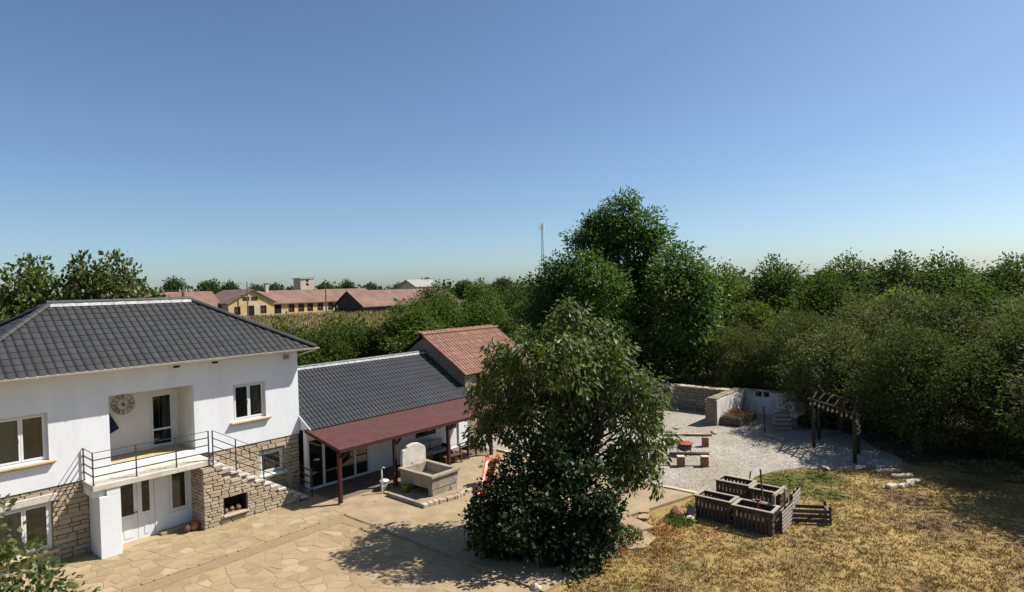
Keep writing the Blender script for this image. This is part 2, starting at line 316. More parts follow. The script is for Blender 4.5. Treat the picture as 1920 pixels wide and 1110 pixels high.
struct(g.build('ground', LAWN, smooth=True, fixn=False))

m, n, b, out = base_mat('crushed_gravel')
tc = n.nodes.new('ShaderNodeTexCoord'); v = N(n, 'ShaderNodeTexVoronoi'); v.inputs['Scale'].default_value = 16; n.links.new(tc.outputs['Object'], v.inputs['Vector'])
r = ramp(n, [(0.0,(0.33,0.295,0.25)), (0.35,(0.40,0.365,0.315)), (0.7,(0.24,0.215,0.18)), (1,(0.46,0.43,0.38))]); sx = N(n, 'ShaderNodeSeparateColor'); n.links.new(v.outputs['Color'], sx.inputs[0]); n.links.new(sx.outputs[0], r.inputs[0])
t = noise(n, 0.35, 5, 0.6); r2 = ramp(n, [(0.35,(0.80,0.77,0.70)), (0.65,(1.02,1.02,1.02))]); n.links.new(t.outputs[0], r2.inputs[0])
t5 = noise(n, 5.0, 4, 0.7); r5 = ramp(n, [(0.3,(0.78,0.77,0.75)), (0.65,(1.08,1.08,1.08))]); n.links.new(t5.outputs[0], r5.inputs[0])
cc = mix(n, mix(n, r.outputs[0], r2.outputs[0], 1.0, 'MULTIPLY'), r5.outputs[0], 1.0, 'MULTIPLY')
n.links.new(cc, b.inputs['Base Color']); b.inputs['Roughness'].default_value = 0.95; b.inputs['Specular IOR Level'].default_value = 0.15
bp = N(n, 'ShaderNodeBump'); bp.inputs['Strength'].default_value = 0.8; bp.inputs['Distance'].default_value = 0.03; n.links.new(v.outputs['Distance'], bp.inputs['Height']); n.links.new(bp.outputs[0], b.inputs['Normal'])
GRAVEL = m
edge = [(9.05,-13.2),(10.3,-13.75),(11.4,-14.05),(12.4,-14.16),(13.2,-14.3),(13.9,-14.55),(14.6,-14.95),(15.1,-15.35),(15.4,-15.9),(15.7,-16.45),(16.3,-17.1),(17.1,-17.8),(18.2,-18.7),(19.2,-19.6),(20.5,-21.0),(22.0,-22.5),(24,-25)]
def edge_y(x):
    if x <= edge[0][0]: return edge[0][1]
    for (a, p), (c_, q) in zip(edge, edge[1:]):
        if a <= x <= c_: return p+(q-p)*(x-a)/(c_-a)
    return edge[-1][1]
gp = [e for e in edge if e[0] < 18.3]+[(19.4,-18.2),(20.6,-17.0),(22.0,-16.2),(23.2,-14.8),(24.6,-13.4),(26.5,-12.6),(26.5,14),(9.05,14)]
g = MB(); g.add([(x,y,-0.052) for x,y in gp], [tuple(range(len(gp)))]); gy = struct(g.build('gravel_yard', GRAVEL, fixn=False))
ff = [(18.3,-18.8),(19.4,-18.3),(20.6,-17.1),(22.0,-16.3),(23.2,-14.9),(24.6,-13.5),(26.6,-12.7),(26.6,14),(60,14),(60,-45),(17,-45),(16.4,-30),(17.0,-26),(17.6,-23),(18.2,-20.6)]
g = MB(); g.add([(x,y,-0.056) for x,y in ff], [tuple(range(len(ff)))]); struct(g.build('forest_floor', M('leaf_litter', (0.13,0.095,0.06), (0.075,0.055,0.036), 1.3, 0.97, 0.7, 12, fine=(9,0.3)), fixn=False))
# loose stones lying on the gravel
g = MB()
for i in range(9000):
    x = 9.2+RNG.random()**1.3*15; y = -18+RNG.random()*20
    if y < edge_y(x)+0.1: continue
    s = 0.012+0.028*RNG.random()**2; a = RNG.random()*6.28
    ca, sa = math.cos(a)*s, math.sin(a)*s
    g.add([(x+ca,y+sa,-0.054),(x-sa,y+ca,-0.054),(x-ca,y-sa,-0.054),(x+sa,y-ca,-0.054),(x,y,-0.052+s*0.9)], [(0,1,4),(1,2,4),(2,3,4),(3,0,4)])
PEB = M('loose_gravel', (0.5,0.46,0.4), None, 4, 0.95, isl=[(0.42,0.38,0.33),(0.28,0.25,0.21),(0.35,0.31,0.27),(0.48,0.45,0.40),(0.22,0.19,0.16)])
o = stuff(g.build('loose_pebbles', PEB, fixn=False)); tag(o, 'small pale stones strewn over the gravel yard', 'gravel')

# ---- paved areas
up_path = struct(MB().prism([(-14,-3.92),(-0.52,-3.92),(-0.52,0.4),(-14,0.4)], -0.2, 0.045).build('upper_path', FLAG_JOINT))
lower = struct(MB().prism([(-16,-20),(-1.5,-20),(0.2,-14.2),(-0.524,-13.3),(-0.524,-3.924),(-16,-3.924)], -0.2, -0.0).build('lower_patio', FLAG_JOINT))
terrace = struct(MB().prism([(-0.52,-13.28),(3.4,-13.4),(3.9,-13.0),(5.2,-13.5),(5.6,-12.3),(9.0,-13.2),(9.0,2),(-0.52,2)], -0.2, 0.045).build('terrace', TERRACE))
strip = struct(MB().prism([(-14,-4.55),(-1.05,-4.48),(-0.9,-6.2),(-0.55,-6.3),(-0.55,-3.95),(-14,-3.95)], -0.2, 0.012).build('gravel_strip', STRIP))
def voronoi_cells(x_0, x_1, y_0, y_1, sp, jit=0.42, ang=0.0):
    pts = []
    nx = int((x_1-x_0)/sp)+1; ny = int((y_1-y_0)/sp)+1
    for i in range(-1, nx+1):
        for j in range(-1, ny+1):
            pts.append((x_0+(i+0.5+(j%2)*0.5+rnd.uniform(-jit,jit))*sp, y_0+(j+0.5+rnd.uniform(-jit,jit))*sp*0.9))
    cells = []
    for i, (px, py) in enumerate(pts):
        if not (x_0 <= px <= x_1 and y_0 <= py <= y_1): continue
        poly = [(x_0,y_0),(x_1,y_0),(x_1,y_1),(x_0,y_1)]
        for k, (qx, qy) in enumerate(pts):
            if k == i: continue
            dx, dy = qx-px, qy-py
            if dx*dx+dy*dy > (sp*3.2)**2: continue
            mx_, my_ = (px+qx)/2, (py+qy)/2; new = []
            for a in range(len(poly)):
                A, B = poly[a], poly[(a+1)%len(poly)]
                sa_ = (A[0]-mx_)*dx+(A[1]-my_)*dy; sb_ = (B[0]-mx_)*dx+(B[1]-my_)*dy
                if sa_ <= 0: new.append(A)
                if (sa_ < 0 < sb_) or (sb_ < 0 < sa_):
                    t_ = sa_/(sa_-sb_); new.append((A[0]+(B[0]-A[0])*t_, A[1]+(B[1]-A[1])*t_))
            poly = new
            if len(poly) < 3: break
        if len(poly) >= 3: cells.append(((px,py), poly))
    return cells
def flag_mesh(poly, gap, z0, z1):
    cx = sum(p[0] for p in poly)/len(poly); cy = sum(p[1] for p in poly)/len(poly); lo_ = []; hi_ = []
    for p in poly:
        d = math.hypot(p[0]-cx, p[1]-cy) or 1; k = max(0.3, 1-gap/d); j = rnd.uniform(-0.06,0.01)
        lo_.append(((p[0]-cx)*(k+j), (p[1]-cy)*(k+j))); hi_.append(((p[0]-cx)*(k+j-0.02/d), (p[1]-cy)*(k+j-0.02/d)))
    n_ = len(poly); g = MB(); g.v = [(x,y,z0) for x,y in lo_]+[(x,y,z1-0.004) for x,y in lo_]+[(x,y,z1+rnd.uniform(-0.002,0.002)) for x,y in hi_]
    g.f = [(i,(i+1)%n_,n_+(i+1)%n_,n_+i) for i in range(n_)]+[(n_+i,n_+(i+1)%n_,2*n_+(i+1)%n_,2*n_+i) for i in range(n_)]+[tuple(range(2*n_,3*n_))]; g.m = [0]*len(g.f)
    return g, (cx, cy)
def lay_flags(parent, cells, gap, z0, z1, keep, limit, name='flagstone'):
    cells = [c for c in cells if keep(*c[0]) and rnd.random() > 0.16]
    cells.sort(key=lambda c: (c[0][0]-CAM.x)**2+(c[0][1]-CAM.y)**2); rest = MB()
    for i, (s, poly) in enumerate(cells):
        g, (cx, cy) = flag_mesh(poly, gap, z0, z1+rnd.uniform(-0.002,0.006))
        if i < limit: o = link(name, g.mesh(name, FLAG, fixn=False), parent, loc=(cx,cy,0))
        else: rest.add([(x+cx,y+cy,z) for x,y,z in g.v], g.f)
    if rest.v: stuff(rest.build('farther_flagstones', FLAG, parent, fixn=False))
MB().prism([(0.05,-2.55),(9.2,-2.5),(9.2,-0.49),(0.05,-0.49)], 0.03, 0.052).build('verandah_shade_slab', M('verandah_shade_tone', (0.20,0.155,0.105), (0.15,0.115,0.08), 3, 0.7, 0.1, 20), terrace)  # thin slab added under the canopy, its shade put into the darker colour
lay_flags(up_path, voronoi_cells(-10.5,-0.56,-3.88,0.0,0.42,0.66), 0.010, 0.0, 0.0505, lambda x,y: not(-7.5<x<-6.9 and y>-1.0) and not(-4.4<x<-0.9 and y>-1.25), 160)
lay_flags(lower, voronoi_cells(-11.5,-0.6,-13.5,-4.6,0.44,0.66), 0.010, -0.05, 0.0055, lambda x,y: not(x>-1.1 and y>-6.3), 260)
# embedded flat stones, set here and there in the terrace concrete
for i in range(150):
    x = rnd.uniform(-0.2,8.7); y = rnd.uniform(-13.0,-3.3)
    if 1.3 < x < 5.6 and -6.4 < y < -3: continue
    if y < -12.2 and x < 5.7: continue
    if math.hypot(x-1.2,y+11.6) < 1.0: continue
    k = rnd.randint(5,7); R_ = rnd.uniform(0.12,0.34); a0 = rnd.random()*6
    poly = [(x+R_*rnd.uniform(0.7,1.2)*math.cos(a0+6.283*q/k), y+0.7*R_*rnd.uniform(0.7,1.2)*math.sin(a0+6.283*q/k)) for q in range(k)]
    gg, c_ = flag_mesh(poly, 0.005, 0.0, 0.052); link('flagstone', gg.mesh('flagstone', FLAG, fixn=False), terrace, loc=(*c_,0))
# broken edging between upper path/terrace and lower patio
def edging(parent, pts, wid, z0, z1, mat, step, name='kerb_stone'):
    for (xa, ya), (xb, yb) in zip(pts, pts[1:]):
        L = math.hypot(xb-xa, yb-ya); a = math.atan2(yb-ya, xb-xa); p = 0
        while p < L-0.05:
            l = min(L-p, step*rnd.uniform(0.6,1.4)); ww = wid*rnd.uniform(0.8,1.15); g = MB().box(-l/2+0.012,l/2-0.012,-ww/2,ww/2,z0,z1+rnd.uniform(-0.015,0.015))
            o = g.build(name, mat, parent, bevel=0.012); q = p+l/2; o.location = (xa+(xb-xa)*q/L, ya+(yb-ya)*q/L, 0); o.rotation_euler = (0,0,a+rnd.uniform(-0.03,0.03)); p += l
edging(terrace, [(9.12,-13.25),(9.05,-11.9),(9.02,-10.8),(9.3,-9.3),(9.35,-6.0),(9.35,-2.5)], 0.2, -0.1, 0.085, PALE_STONE, 0.7)
edging(up_path, [(-13,-3.93),(-0.56,-3.93)], 0.06, -0.1, 0.048, FLAG, 0.45)
edging(terrace, [(-0.55,-3.98),(-0.56,-7.6)], 0.05, -0.1, 0.040, TERRACE, 0.5)
MB().prism([(2.9,-13.25),(3.7,-12.85),(4.9,-13.3),(4.6,-13.9),(3.7,-14.0)], -0.1, -0.02).build('slab', TERRACE, terrace)

# ------------------------------------------------------------------ stonework
def stone_pool(k=10):
    pool = []
    for i in range(k):
        j = lambda s: rnd.uniform(-s, s); g = MB()
        b0 = [(-.5,-.5),(.5,-.5),(.5,.5),(-.5,.5)]; mid = [(x+j(.035), y+j(.07)) for x,y in b0]; fr = [(x*0.93+j(.03), y*0.80+j(.06)) for x,y in mid]
        g.v = [(x,0.5,y) for x,y in mid]+[(x,-0.2,y) for x,y in mid]+[(x,-0.5+j(.12),y) for x,y in fr]
        g.f = [(q,(q+1)%4,4+(q+1)%4,4+q) for q in range(4)]+[(4+q,4+(q+1)%4,8+(q+1)%4,8+q) for q in range(4)]+[(8,9,10,11)]; g.m = [0]*9
        pool.append(g)
    return pool
POOL = stone_pool()
POOLS = {}
def pool_mesh(i, mat):
    key = (i, mat.name)
    if key not in POOLS: POOLS[key] = POOL[i].mesh('stone', mat)
    return POOLS[key]
def rubble(parent, org, ang, width, height, mat, rows=(0.11,0.20), lens=(0.22,0.65), depth=0.09, keep=None, name='stone', limit=300, top=None, holes=()):
    """courses of stones; org = lower left of the outer face, ang = direction of u; outward is u turned -90 degrees"""
    ca, sa = math.cos(ang), math.sin(ang); z = 0; cnt = 0
    while z < height-0.03:
        h = min(height-z, rnd.uniform(*rows)); u = -rnd.uniform(0,0.2)
        if height-z-h < 0.06: h = height-z
        while u < width:
            l = rnd.uniform(*lens)*(0.8+h*1.5); a_ = max(0,u); b_ = min(width,u+l); u += l
            if width-b_ < 0.1: b_ = width; u = width+1
            for h0, h1, hz0, hz1 in holes:
                if z+h > hz0+.03 and z < hz1-.03 and a_ < h1 and b_ > h0:
                    if a_ < h0 and (b_ <= h1 or h0-a_ > b_-h1): b_ = h0
                    elif b_ > h1: a_ = h1
                    else: b_ = a_
            if b_-a_ < 0.06: continue
            cu = (a_+b_)/2; hh = h
            if top:
                tz = min(top(a_), top(b_), top(cu))
                if z+h*0.45 > tz: continue
                hh = min(h, tz-z)
            if keep and not keep(a_, b_, z, z+hh): continue
            if cnt >= limit: return
            o = link(name, pool_mesh(rnd.randrange(len(POOL)), mat), parent); cnt += 1
            dd = depth*rnd.uniform(0.85,1.1)
            o.location = (org[0]+ca*cu, org[1]+sa*cu, org[2]+z+hh/2); o.rotation_euler = (rnd.uniform(-.03,.03), rnd.uniform(-.02,.02), ang+rnd.uniform(-.02,.02))
            o.scale = (b_-a_-0.016, dd, hh-0.014)
        z += h
def FY(y0): return lambda u,v,n: (u, y0-n, v)          # wall facing -Y
def FX(x0): return lambda u,v,n: (x0-n, u, v)          # wall facing -X
# ------------------------------------------------------------------ main house
house = thing('house', 'white two-storey house with dark tiled hip roof, balcony and stone ground floor', 'house', (-5.3,0,0))
HP = Vector((5.3,0,0))
def hb(mb, name, mats, parent=None, **k):
    """build in world coordinates and hang under a parent whose chain starts at the house"""
    o = mb.build(name, mats, parent or house, **k)
    if (parent or house) is house: o.location = HP
    return o
XL, XR, YB, ZE = -10.6, 0.0, 6.5, 5.88
W_UL = (-10.35,-8.5,3.25,4.75); W_UR = (-2.70,-1.42,3.36,4.78); ALC = (-6.84,-4.15,2.62,5.0); W_LL = (-10.3,-8.49,0.45,1.95); W_ST = (-1.73,-0.71,1.05,1.95)
mb = MB().wall(FY(0), XL, XR, 2.4, ZE, [W_UL, W_UR, ALC], 0.3)
mb.box(XR-0.3, XR, 0.301, YB, 2.4, ZE).box(XL, XL+0.3, 0.301, YB, 2.4, ZE).box(XL+0.301, XR-0.301, YB-0.3, YB, 2.4, ZE)
hb(mb, 'upper_wall', WHITE)
mb = MB().wall(FY(0.07), XL, XR-0.04, 0, 2.385, [W_LL, W_ST, (-6.7,-4.6,0.05,2.1)], 0.3)
mb.box(XR-0.34, XR-0.04, 0.371, YB-.05, 0, 2.385).box(XL, XL+0.3, 0.371, YB-.05, 0, 2.385).box(XL+0.301, XR-0.341, YB-0.35, YB-.05, 0, 2.385)
lw = hb(mb, 'lower_wall', MORTAR)
rubble(lw, (XL,0.055,0.0), 0, XL*-1-7.5, 2.38, STONE, holes=[(0.28,2.13,0.34,1.96),(0.0,2.29,1.955,2.2)], limit=220)
def stair_top(x): return max(0.0, 2.42-0.185*math.floor((x+4.05)/0.297+1)) if x > -4.05 else 2.2
rubble(lw, (-3.6,0.055,0.0), 0, 3.56, 2.38, STONE, holes=[(1.85,2.91,0.96,1.96)], keep=lambda a,b,z0,z1: z1 > stair_top((a+b)/2-3.6)+0.05, limit=160)
mb = MB().wall(lambda u,v,n:(u,v,2.38+n), XL+.301, XR-.341, 0.371, YB-.351, [], 0.16); hb(mb, 'floor_slab', ROOM)
hb(MB().box(XL+.301, XR-.341, 0.371, YB-.351, 0.0, 0.05), 'ground_floor', ROOM)
hb(MB().box(XL+.301, -6.85, 0.301, YB-.301, 5.72, 5.80).box(-4.14, XR-.301, 0.301, YB-.301, 5.72, 5.80), 'ceiling', ROOM)
hb(MB().box(-7.6, -7.45, 0.45, YB-.4, 2.39, 5.7).box(-3.4,-3.25,0.45,YB-.4,2.39,5.7).box(-7.6,-7.45,0.45,YB-.4,0.06,2.2), 'partition', ROOM)
# alcove behind the balcony
mb = MB().wall(FY(1.5), -6.84, -4.15, 2.62, 5.0, [(-5.13,-4.27,2.62,4.68)], 0.2)
mb.box(-6.99,-6.842,0.302,1.69,2.4,5.15).box(-4.148,-4.0,0.302,1.69,2.4,5.15).box(-6.84,-4.15,0.302,1.69,5.002,5.15)
alc = hb(mb, 'alcove_wall', CREAM)
hb(MB().box(-6.84,-4.15,0.005,1.498,2.4,2.618), 'alcove_floor', SILL)
hb(MB().box(-4.12,-4.1,0.7,0.78,3.45,3.57), 'light_switch', PVC)

def window(parent, X0, X1, Z0, Z1, y, panes=2, rev=0.12, curtain=None, off=HP, fr=0.07, mat=PVC, glass=None, split=None, name='window'):
    """frame, sashes, panes; faces -Y; y = outer wall face"""
    wo_ = part(name, parent); 
    if off is not None: wo_.location = off
    yf = y+rev; g = MB()
    g.box(X0,X1,yf,yf+0.07,Z0,Z0+fr).box(X0,X1,yf,yf+0.07,Z1-fr,Z1).box(X0,X0+fr,yf+.001,yf+0.069,Z0+fr,Z1-fr).box(X1-fr,X1,yf+.001,yf+0.069,Z0+fr,Z1-fr)
    g.build('frame', mat, wo_)
    xs = [X0+fr+(X1-X0-2*fr)*k/panes for k in range(panes+1)]
    if split: xs = [X0+fr]+list(split)+[X1-fr]
    for k in range(panes):
        a, b = xs[k]+0.003, xs[k+1]-0.003; s = 0.055; g = MB()
        g.box(a,b,yf-0.015,yf+0.05,Z0+fr+.002,Z0+fr+s).box(a,b,yf-0.015,yf+0.05,Z1-fr-s,Z1-fr-.002).box(a,a+s,yf-0.014,yf+0.049,Z0+fr+s,Z1-fr-s).box(b-s,b,yf-0.014,yf+0.049,Z0+fr+s,Z1-fr-s)
        g.build('sash', mat, wo_)
        MB().box(a+s-.005,b-s+.005,yf+0.01,yf+0.022,Z0+fr+s-.005,Z1-fr-s+.005).build('pane', glass or GLASS, wo_)
        if k == panes-2: MB().box(b-0.045,b-0.02,yf-0.045,yf-0.016,(Z0+Z1)/2-0.07,(Z0+Z1)/2+0.05).build('handle', mat, wo_)
        if curtain and k in curtain:
            cm = MB(); nn = 26; ct = Z1-fr; cb = Z0+fr+curtain[k]*(Z1-Z0)
            pts = [(a+(b-a)*q/nn, yf+0.14+0.012*math.sin(q*1.7)) for q in range(nn+1)]
            cm.v = [(x,yy,cb) for x,yy in pts]+[(x,yy,ct) for x,yy in pts]+[(x,yy+.006,cb) for x,yy in pts]+[(x,yy+.006,ct) for x,yy in pts]
            cm.f = [(q,q+1,nn+2+q,nn+1+q) for q in range(nn)]+[(2*nn+2+q,3*nn+3+q,3*nn+4+q,2*nn+3+q) for q in range(nn)]; cm.m = [0]*len(cm.f)
            cm.build('curtain', CURTAIN if curtain[k] == 0 else SHEER, wo_, fixn=False)
    return wo_
def sill(parent, X0, X1, z, y, mat=SILL, over=0.16):
    g = MB().box(X0-over,X1+over,y-0.16,y+0.13,z-0.06,z-0.004).box(X0-over+.03,X1+over-.03,y-0.11,y-.004,z-0.11,z-0.0605); g.build('sill', mat, parent, bevel=0.008)
wn = window(house, *W_UL, 0, 2, 0.12, {0:0.0, 1:0.02}, split=[-9.17]); sill(wn, W_UL[0], W_UL[1], W_UL[2], 0)
wn = window(house, *W_UR, 0, 2, 0.12, {0:0.02, 1:0.0}); sill(wn, W_UR[0], W_UR[1], W_UR[2], 0)
wn = window(house, *W_LL, 0.05, 2, 0.05, {0:0.0, 1:0.02}, split=[-9.18]); sill(wn, W_LL[0], W_LL[1], W_LL[2], 0.02)
wn = window(house, *W_ST, 0.05, 1, 0.1, {0:0.0}); sill(wn, W_ST[0], W_ST[1], W_ST[2], 0.03, WHITE, 0.06)
hb(MB().box(-10.6,-8.33,-0.06,0.06,1.97,2.19), 'lintel', CONCRETE_PALE, bevel=0.01)
# balcony door: two glazed leaves, one open towards the room
dr = part('balcony_door', house); dr.location = HP
g = MB().box(-5.13,-5.07,1.55,1.63,2.64,4.68).box(-4.33,-4.27,1.55,1.63,2.64,4.68).box(-5.07,-4.33,1.55,1.63,4.62,4.68); g.build('door_frame', PVC, dr)
g = MB().box(-5.065,-5.0,1.57,1.62,2.64,4.61).box(-4.40,-4.335,1.57,1.62,2.64,4.61).box(-5.0,-4.40,1.571,1.619,4.54,4.61).box(-5.0,-4.40,1.571,1.619,3.26,3.33).box(-5.0,-4.40,1.571,1.619,2.64,2.74); g.build('leaf', PVC, dr)
MB().box(-5.0,-4.40,1.588,1.6,2.74,3.26).build('pane', GLASS_DARK, dr); MB().box(-5.0,-4.40,1.588,1.6,3.33,4.54).build('pane', GLASS_DARK, dr)
MB().box(-4.70,-4.66,1.9,1.93,2.64,4.55).box(-4.36,-4.32,2.3,2.33,2.64,4.55).build('inner_leaf', PVC, dr)
MB().box(-5.05,-5.02,1.53,1.57,3.5,3.65).build('handle', ZINC, dr)

# balcony, pillar and vestibule
hb(MB().box(-7.66,-4.0,-1.12,-0.002,2.22,2.40), 'balcony_slab', CONCRETE_PALE, bevel=0.012)
hb(MB().box(-7.64,-7.3,-1.0,-0.003,2.0,2.219), 'bracket', WHITE)
hb(MB().box(-7.49,-6.9,-1.08,0.05,0.0,2.0).box(-7.285,-6.9,-1.08,0.05,2.0005,2.219), 'pillar', WHITE, bevel=0.01)
mb = MB().wall(FY(-0.30), -6.895, -4.44, 0.0, 2.219, [(-6.78,-5.66,0.05,2.12),(-5.22,-4.53,0.66,2.13)], 0.12); hb(mb, 'vestibule_wall', WHITE)
hb(MB().box(-5.6,-4.46,-0.62,-0.303,0.0,0.16), 'plinth', FLAG, bevel=0.02)
hb(MB().box(-6.88,-5.62,-0.7,-0.2,0.0,0.065), 'doorstep', FLAG, bevel=0.01)
d2 = part('front_door', house); d2.location = HP
for a, b, zz in ((-6.77,-6.20,0.95),(-6.19,-5.67,0.95)):
    lf = part('door_leaf', d2); yy = -0.28; s = 0.1 if a < -6.5 else 0.14
    g = MB().box(a,a+s,yy,yy+.06,0.06,2.11).box(b-s,b,yy,yy+.06,0.06,2.11).box(a+s,b-s,yy+.001,yy+.059,0.06,zz).box(a+s,b-s,yy+.001,yy+.059,2.0,2.11); g.build('stile', PVC, lf)
    MB().box(a+s+.05,b-s-.05,yy-0.012,yy,0.18,zz-.1).build('panel', PVC, lf, bevel=0.01)
    MB().box(a+s-.004,b-s+.004,yy+.02,yy+.032,zz-.004,2.004).build('pane', GLASS_DARK, lf)
MB().box(-6.25,-6.225,-0.36,-0.28,1.0,1.03).box(-6.34,-6.225,-0.365,-0.35,1.0,1.025).build('handle', STEEL, d2)
window(house, -5.22,-4.53,0.66,2.13, -0.30, 1, 0.03, {0:0.02})

# stair block with an open hearth
blk = part('stair_block', house); blk.location = HP
mb = MB(); prof = [(-4.40,0.0),(-0.86,0.0)]
xs_ = [-4.05+0.297*i for i in range(13)]
def blk_top(x): return stair_top(x)-0.09 if x > -4.05 else 2.18
HEARTH = (-3.76,-2.92,0.37,0.98)
mb.wall(FY(-1.26), -4.40, -0.95, 0.0, 2.18, [HEARTH]+[(x,x+0.297,blk_top(x+0.1),2.18) for x in xs_ if blk_top(x+.1) < 2.17], 0.5, 0)
mb.box(-4.395,-4.1,-0.758,-0.1,0.0,2.18)
mb.build('core', MORTAR, blk)
MB().box(-3.9,-2.8,-0.90,-0.752,0.2,1.15).build('hearth_back', BLACK, blk)
MB().box(-3.758,-3.7,-1.24,-0.9,.372,.978).box(-2.98,-2.922,-1.24,-0.9,.372,.978).build('hearth_lining', BLACK, blk)
rubble(blk, (-4.45,-1.28,0.0), 0, 3.6, 2.2, STONE, rows=(0.085,0.15), lens=(0.2,0.5), depth=0.1, holes=[(0.68,1.54,0.31,0.98)], limit=300, top=lambda u: max(.0,stair_top(u-4.45)-.08) if u>0.4 else 2.2)
rubble(blk, (-4.41,-0.31,0.0), -math.pi/2, 0.99, 2.2, STONE, rows=(0.085,0.15), lens=(0.16,0.38), depth=0.1, limit=110)
MB().box(-3.8,-2.88,-1.42,-1.2,0.30,0.365).build('hearth_shelf', STONE, blk, bevel=0.015)
for i in range(13):
    x = -4.05+0.297*i; zt = 2.42-0.185*(i+1)
    if zt < 0.02: continue
    MB().box(x-0.02,x+0.297,-1.345+rnd.uniform(0,.03),-0.02,max(0.0,zt-0.085),zt).build('step', CONCRETE_PALE, blk, bevel=0.012); MB().box(x,x+.296,-.755,-.02,0,max(.01,zt-.0855)).build('step_core', CONCRETE_PALE, blk)
# railing
rail = part('railing', house); rail.location = HP
def post(x, y, z0, z1, s=0.035): MB().box(x-s/2,x+s/2,y-s/2,y+s/2,z0,z1).box(x-s,x+s,y-s,y+s,z0,z0+0.012).build('post', STEEL, rail)
HT = [1.03,0.80,0.54,0.28]
for x in (-7.62,-6.41,-5.19,-4.11): post(x, -1.05, 2.4, 3.44)
post(-7.62, -0.06, 2.4, 3.44); post(-4.03, -1.2, 2.235, 3.46)
for i, h in enumerate(HT):
    s = 0.018 if i == 0 else 0.03; z = 2.4+h
    MB().bar((-7.62,-1.05,z),(-4.11,-1.05,z),s).build('rail', STEEL, rail); MB().bar((-7.62,-1.035,z),(-7.62,-0.003,z),s).build('rail', STEEL, rail)
SP = [(-4.03,3.46),(-3.26,3.0),(-2.24,2.40),(-1.22,1.80),(-0.24,1.10)]
for x, zt in SP[1:]: post(x, -1.28 if x < -0.5 else -1.24, max(0.05, stair_top(x)), zt)
for i in range(4):
    for (xa, za), (xb, zb) in zip(SP, SP[1:]):
        dz = 0.27*i; ya = -1.2 if xa < -4 else -1.28; yb = -1.28 if xb < -.5 else -1.24
        if i == 0 or xa > -5: MB().bar((xa,ya,za-dz),(xb,yb,zb-dz),0.018 if i == 0 else 0.03).build('rail', STEEL, rail)
for dz in (0,0.27,0.54,0.8): MB().bar((-0.24,-1.24,1.1-dz),(-0.24,-0.6,1.1-dz),0.03).build('rail', STEEL, rail)

# hip roof
E_X0, E_X1, E_Y0, E_Y1 = -11.1, 0.5, -0.6, 7.0; ZR, ZEV = 8.06, 5.95; RX0, RX1, RY = -7.7, -2.9, 3.2
roof = part('roof', house); roof.location = HP
g = MB(); A = [(E_X0,E_Y0,ZEV),(E_X1,E_Y0,ZEV),(E_X1,E_Y1,ZEV),(E_X0,E_Y1,ZEV),(RX0,RY,ZR),(RX1,RY,ZR)]
g.add(A, [(0,1,5,4),(2,3,4,5),(1,2,5),(3,0,4),(3,2,1,0)]); g.build('roof_deck', TILE_UNDER, roof)
hb(MB().wall(lambda u,v,n:(u,v,ZEV-0.012+n), E_X0+.02, E_X1-.02, E_Y0+.02, E_Y1-.02, [(XL+.02,XR-.02,0.02,YB-.02)], 0.06), 'soffit', WHITE)
TW, TL = 0.252, 0.3625
def tile_mb(wd, ln, amp=0.022, flat=0.45, segs=7, th=0.014):
    """one interlocking tile, u across, v up the slope (0 = lower edge), n out"""
    pr_ = [(t_*wd, z*amp) for t_, z in ((0,-1.9),(.14,-2.0),(.20,-.2),(.40,.35),(.75,.3),(.95,0),(.965,-1.6),(1,-1.9))]
    g = MB(); n_ = segs+1
    g.v = [(x,-0.03,z+0.030) for x,z in pr_]+[(x,ln,z+0.012) for x,z in pr_]+[(x,-0.03,z+0.030-th-0.008) for x,z in pr_]
    g.f = [(k,k+1,n_+k+1,n_+k) for k in range(segs)]+[(2*n_+k,2*n_+k+1,k+1,k) for k in range(segs)]; g.m = [0]*len(g.f)
    return g
TM = tile_mb(TW, TL); TME = TM.mesh('tile', TILE, smooth=False, fixn=False)
def slope_frame(org, udir, vdir):
    u_ = Vector(udir).normalized(); v_ = Vector(vdir).normalized(); n_ = u_.cross(v_).normalized()
    if n_.z < 0: n_ = -n_
    return Matrix(((u_.x,v_.x,n_.x,org[0]),(u_.y,v_.y,n_.y,org[1]),(u_.z,v_.z,n_.z,org[2]),(0,0,0,1)))
def clip_tile(g, lim):
    """cut one tile by lines (a,b,c): keep a*u+b*v+c >= 0"""
    bm = bmesh.new(); vs = [bm.verts.new(v) for v in g.v]
    for f in g.f: bm.faces.new([vs[i] for i in f])
    for a, b, c in lim:
        bmesh.ops.bisect_plane(bm, geom=bm.verts[:]+bm.edges[:]+bm.faces[:], plane_co=(-a*c/(a*a+b*b), -b*c/(a*a+b*b), 0), plane_no=(a,b,0), clear_inner=True)
    me = bpy.data.meshes.new('tile'); bm.to_mesh(me); k = len(bm.faces); bm.free(); me.materials.append(TILE); return me if k else None
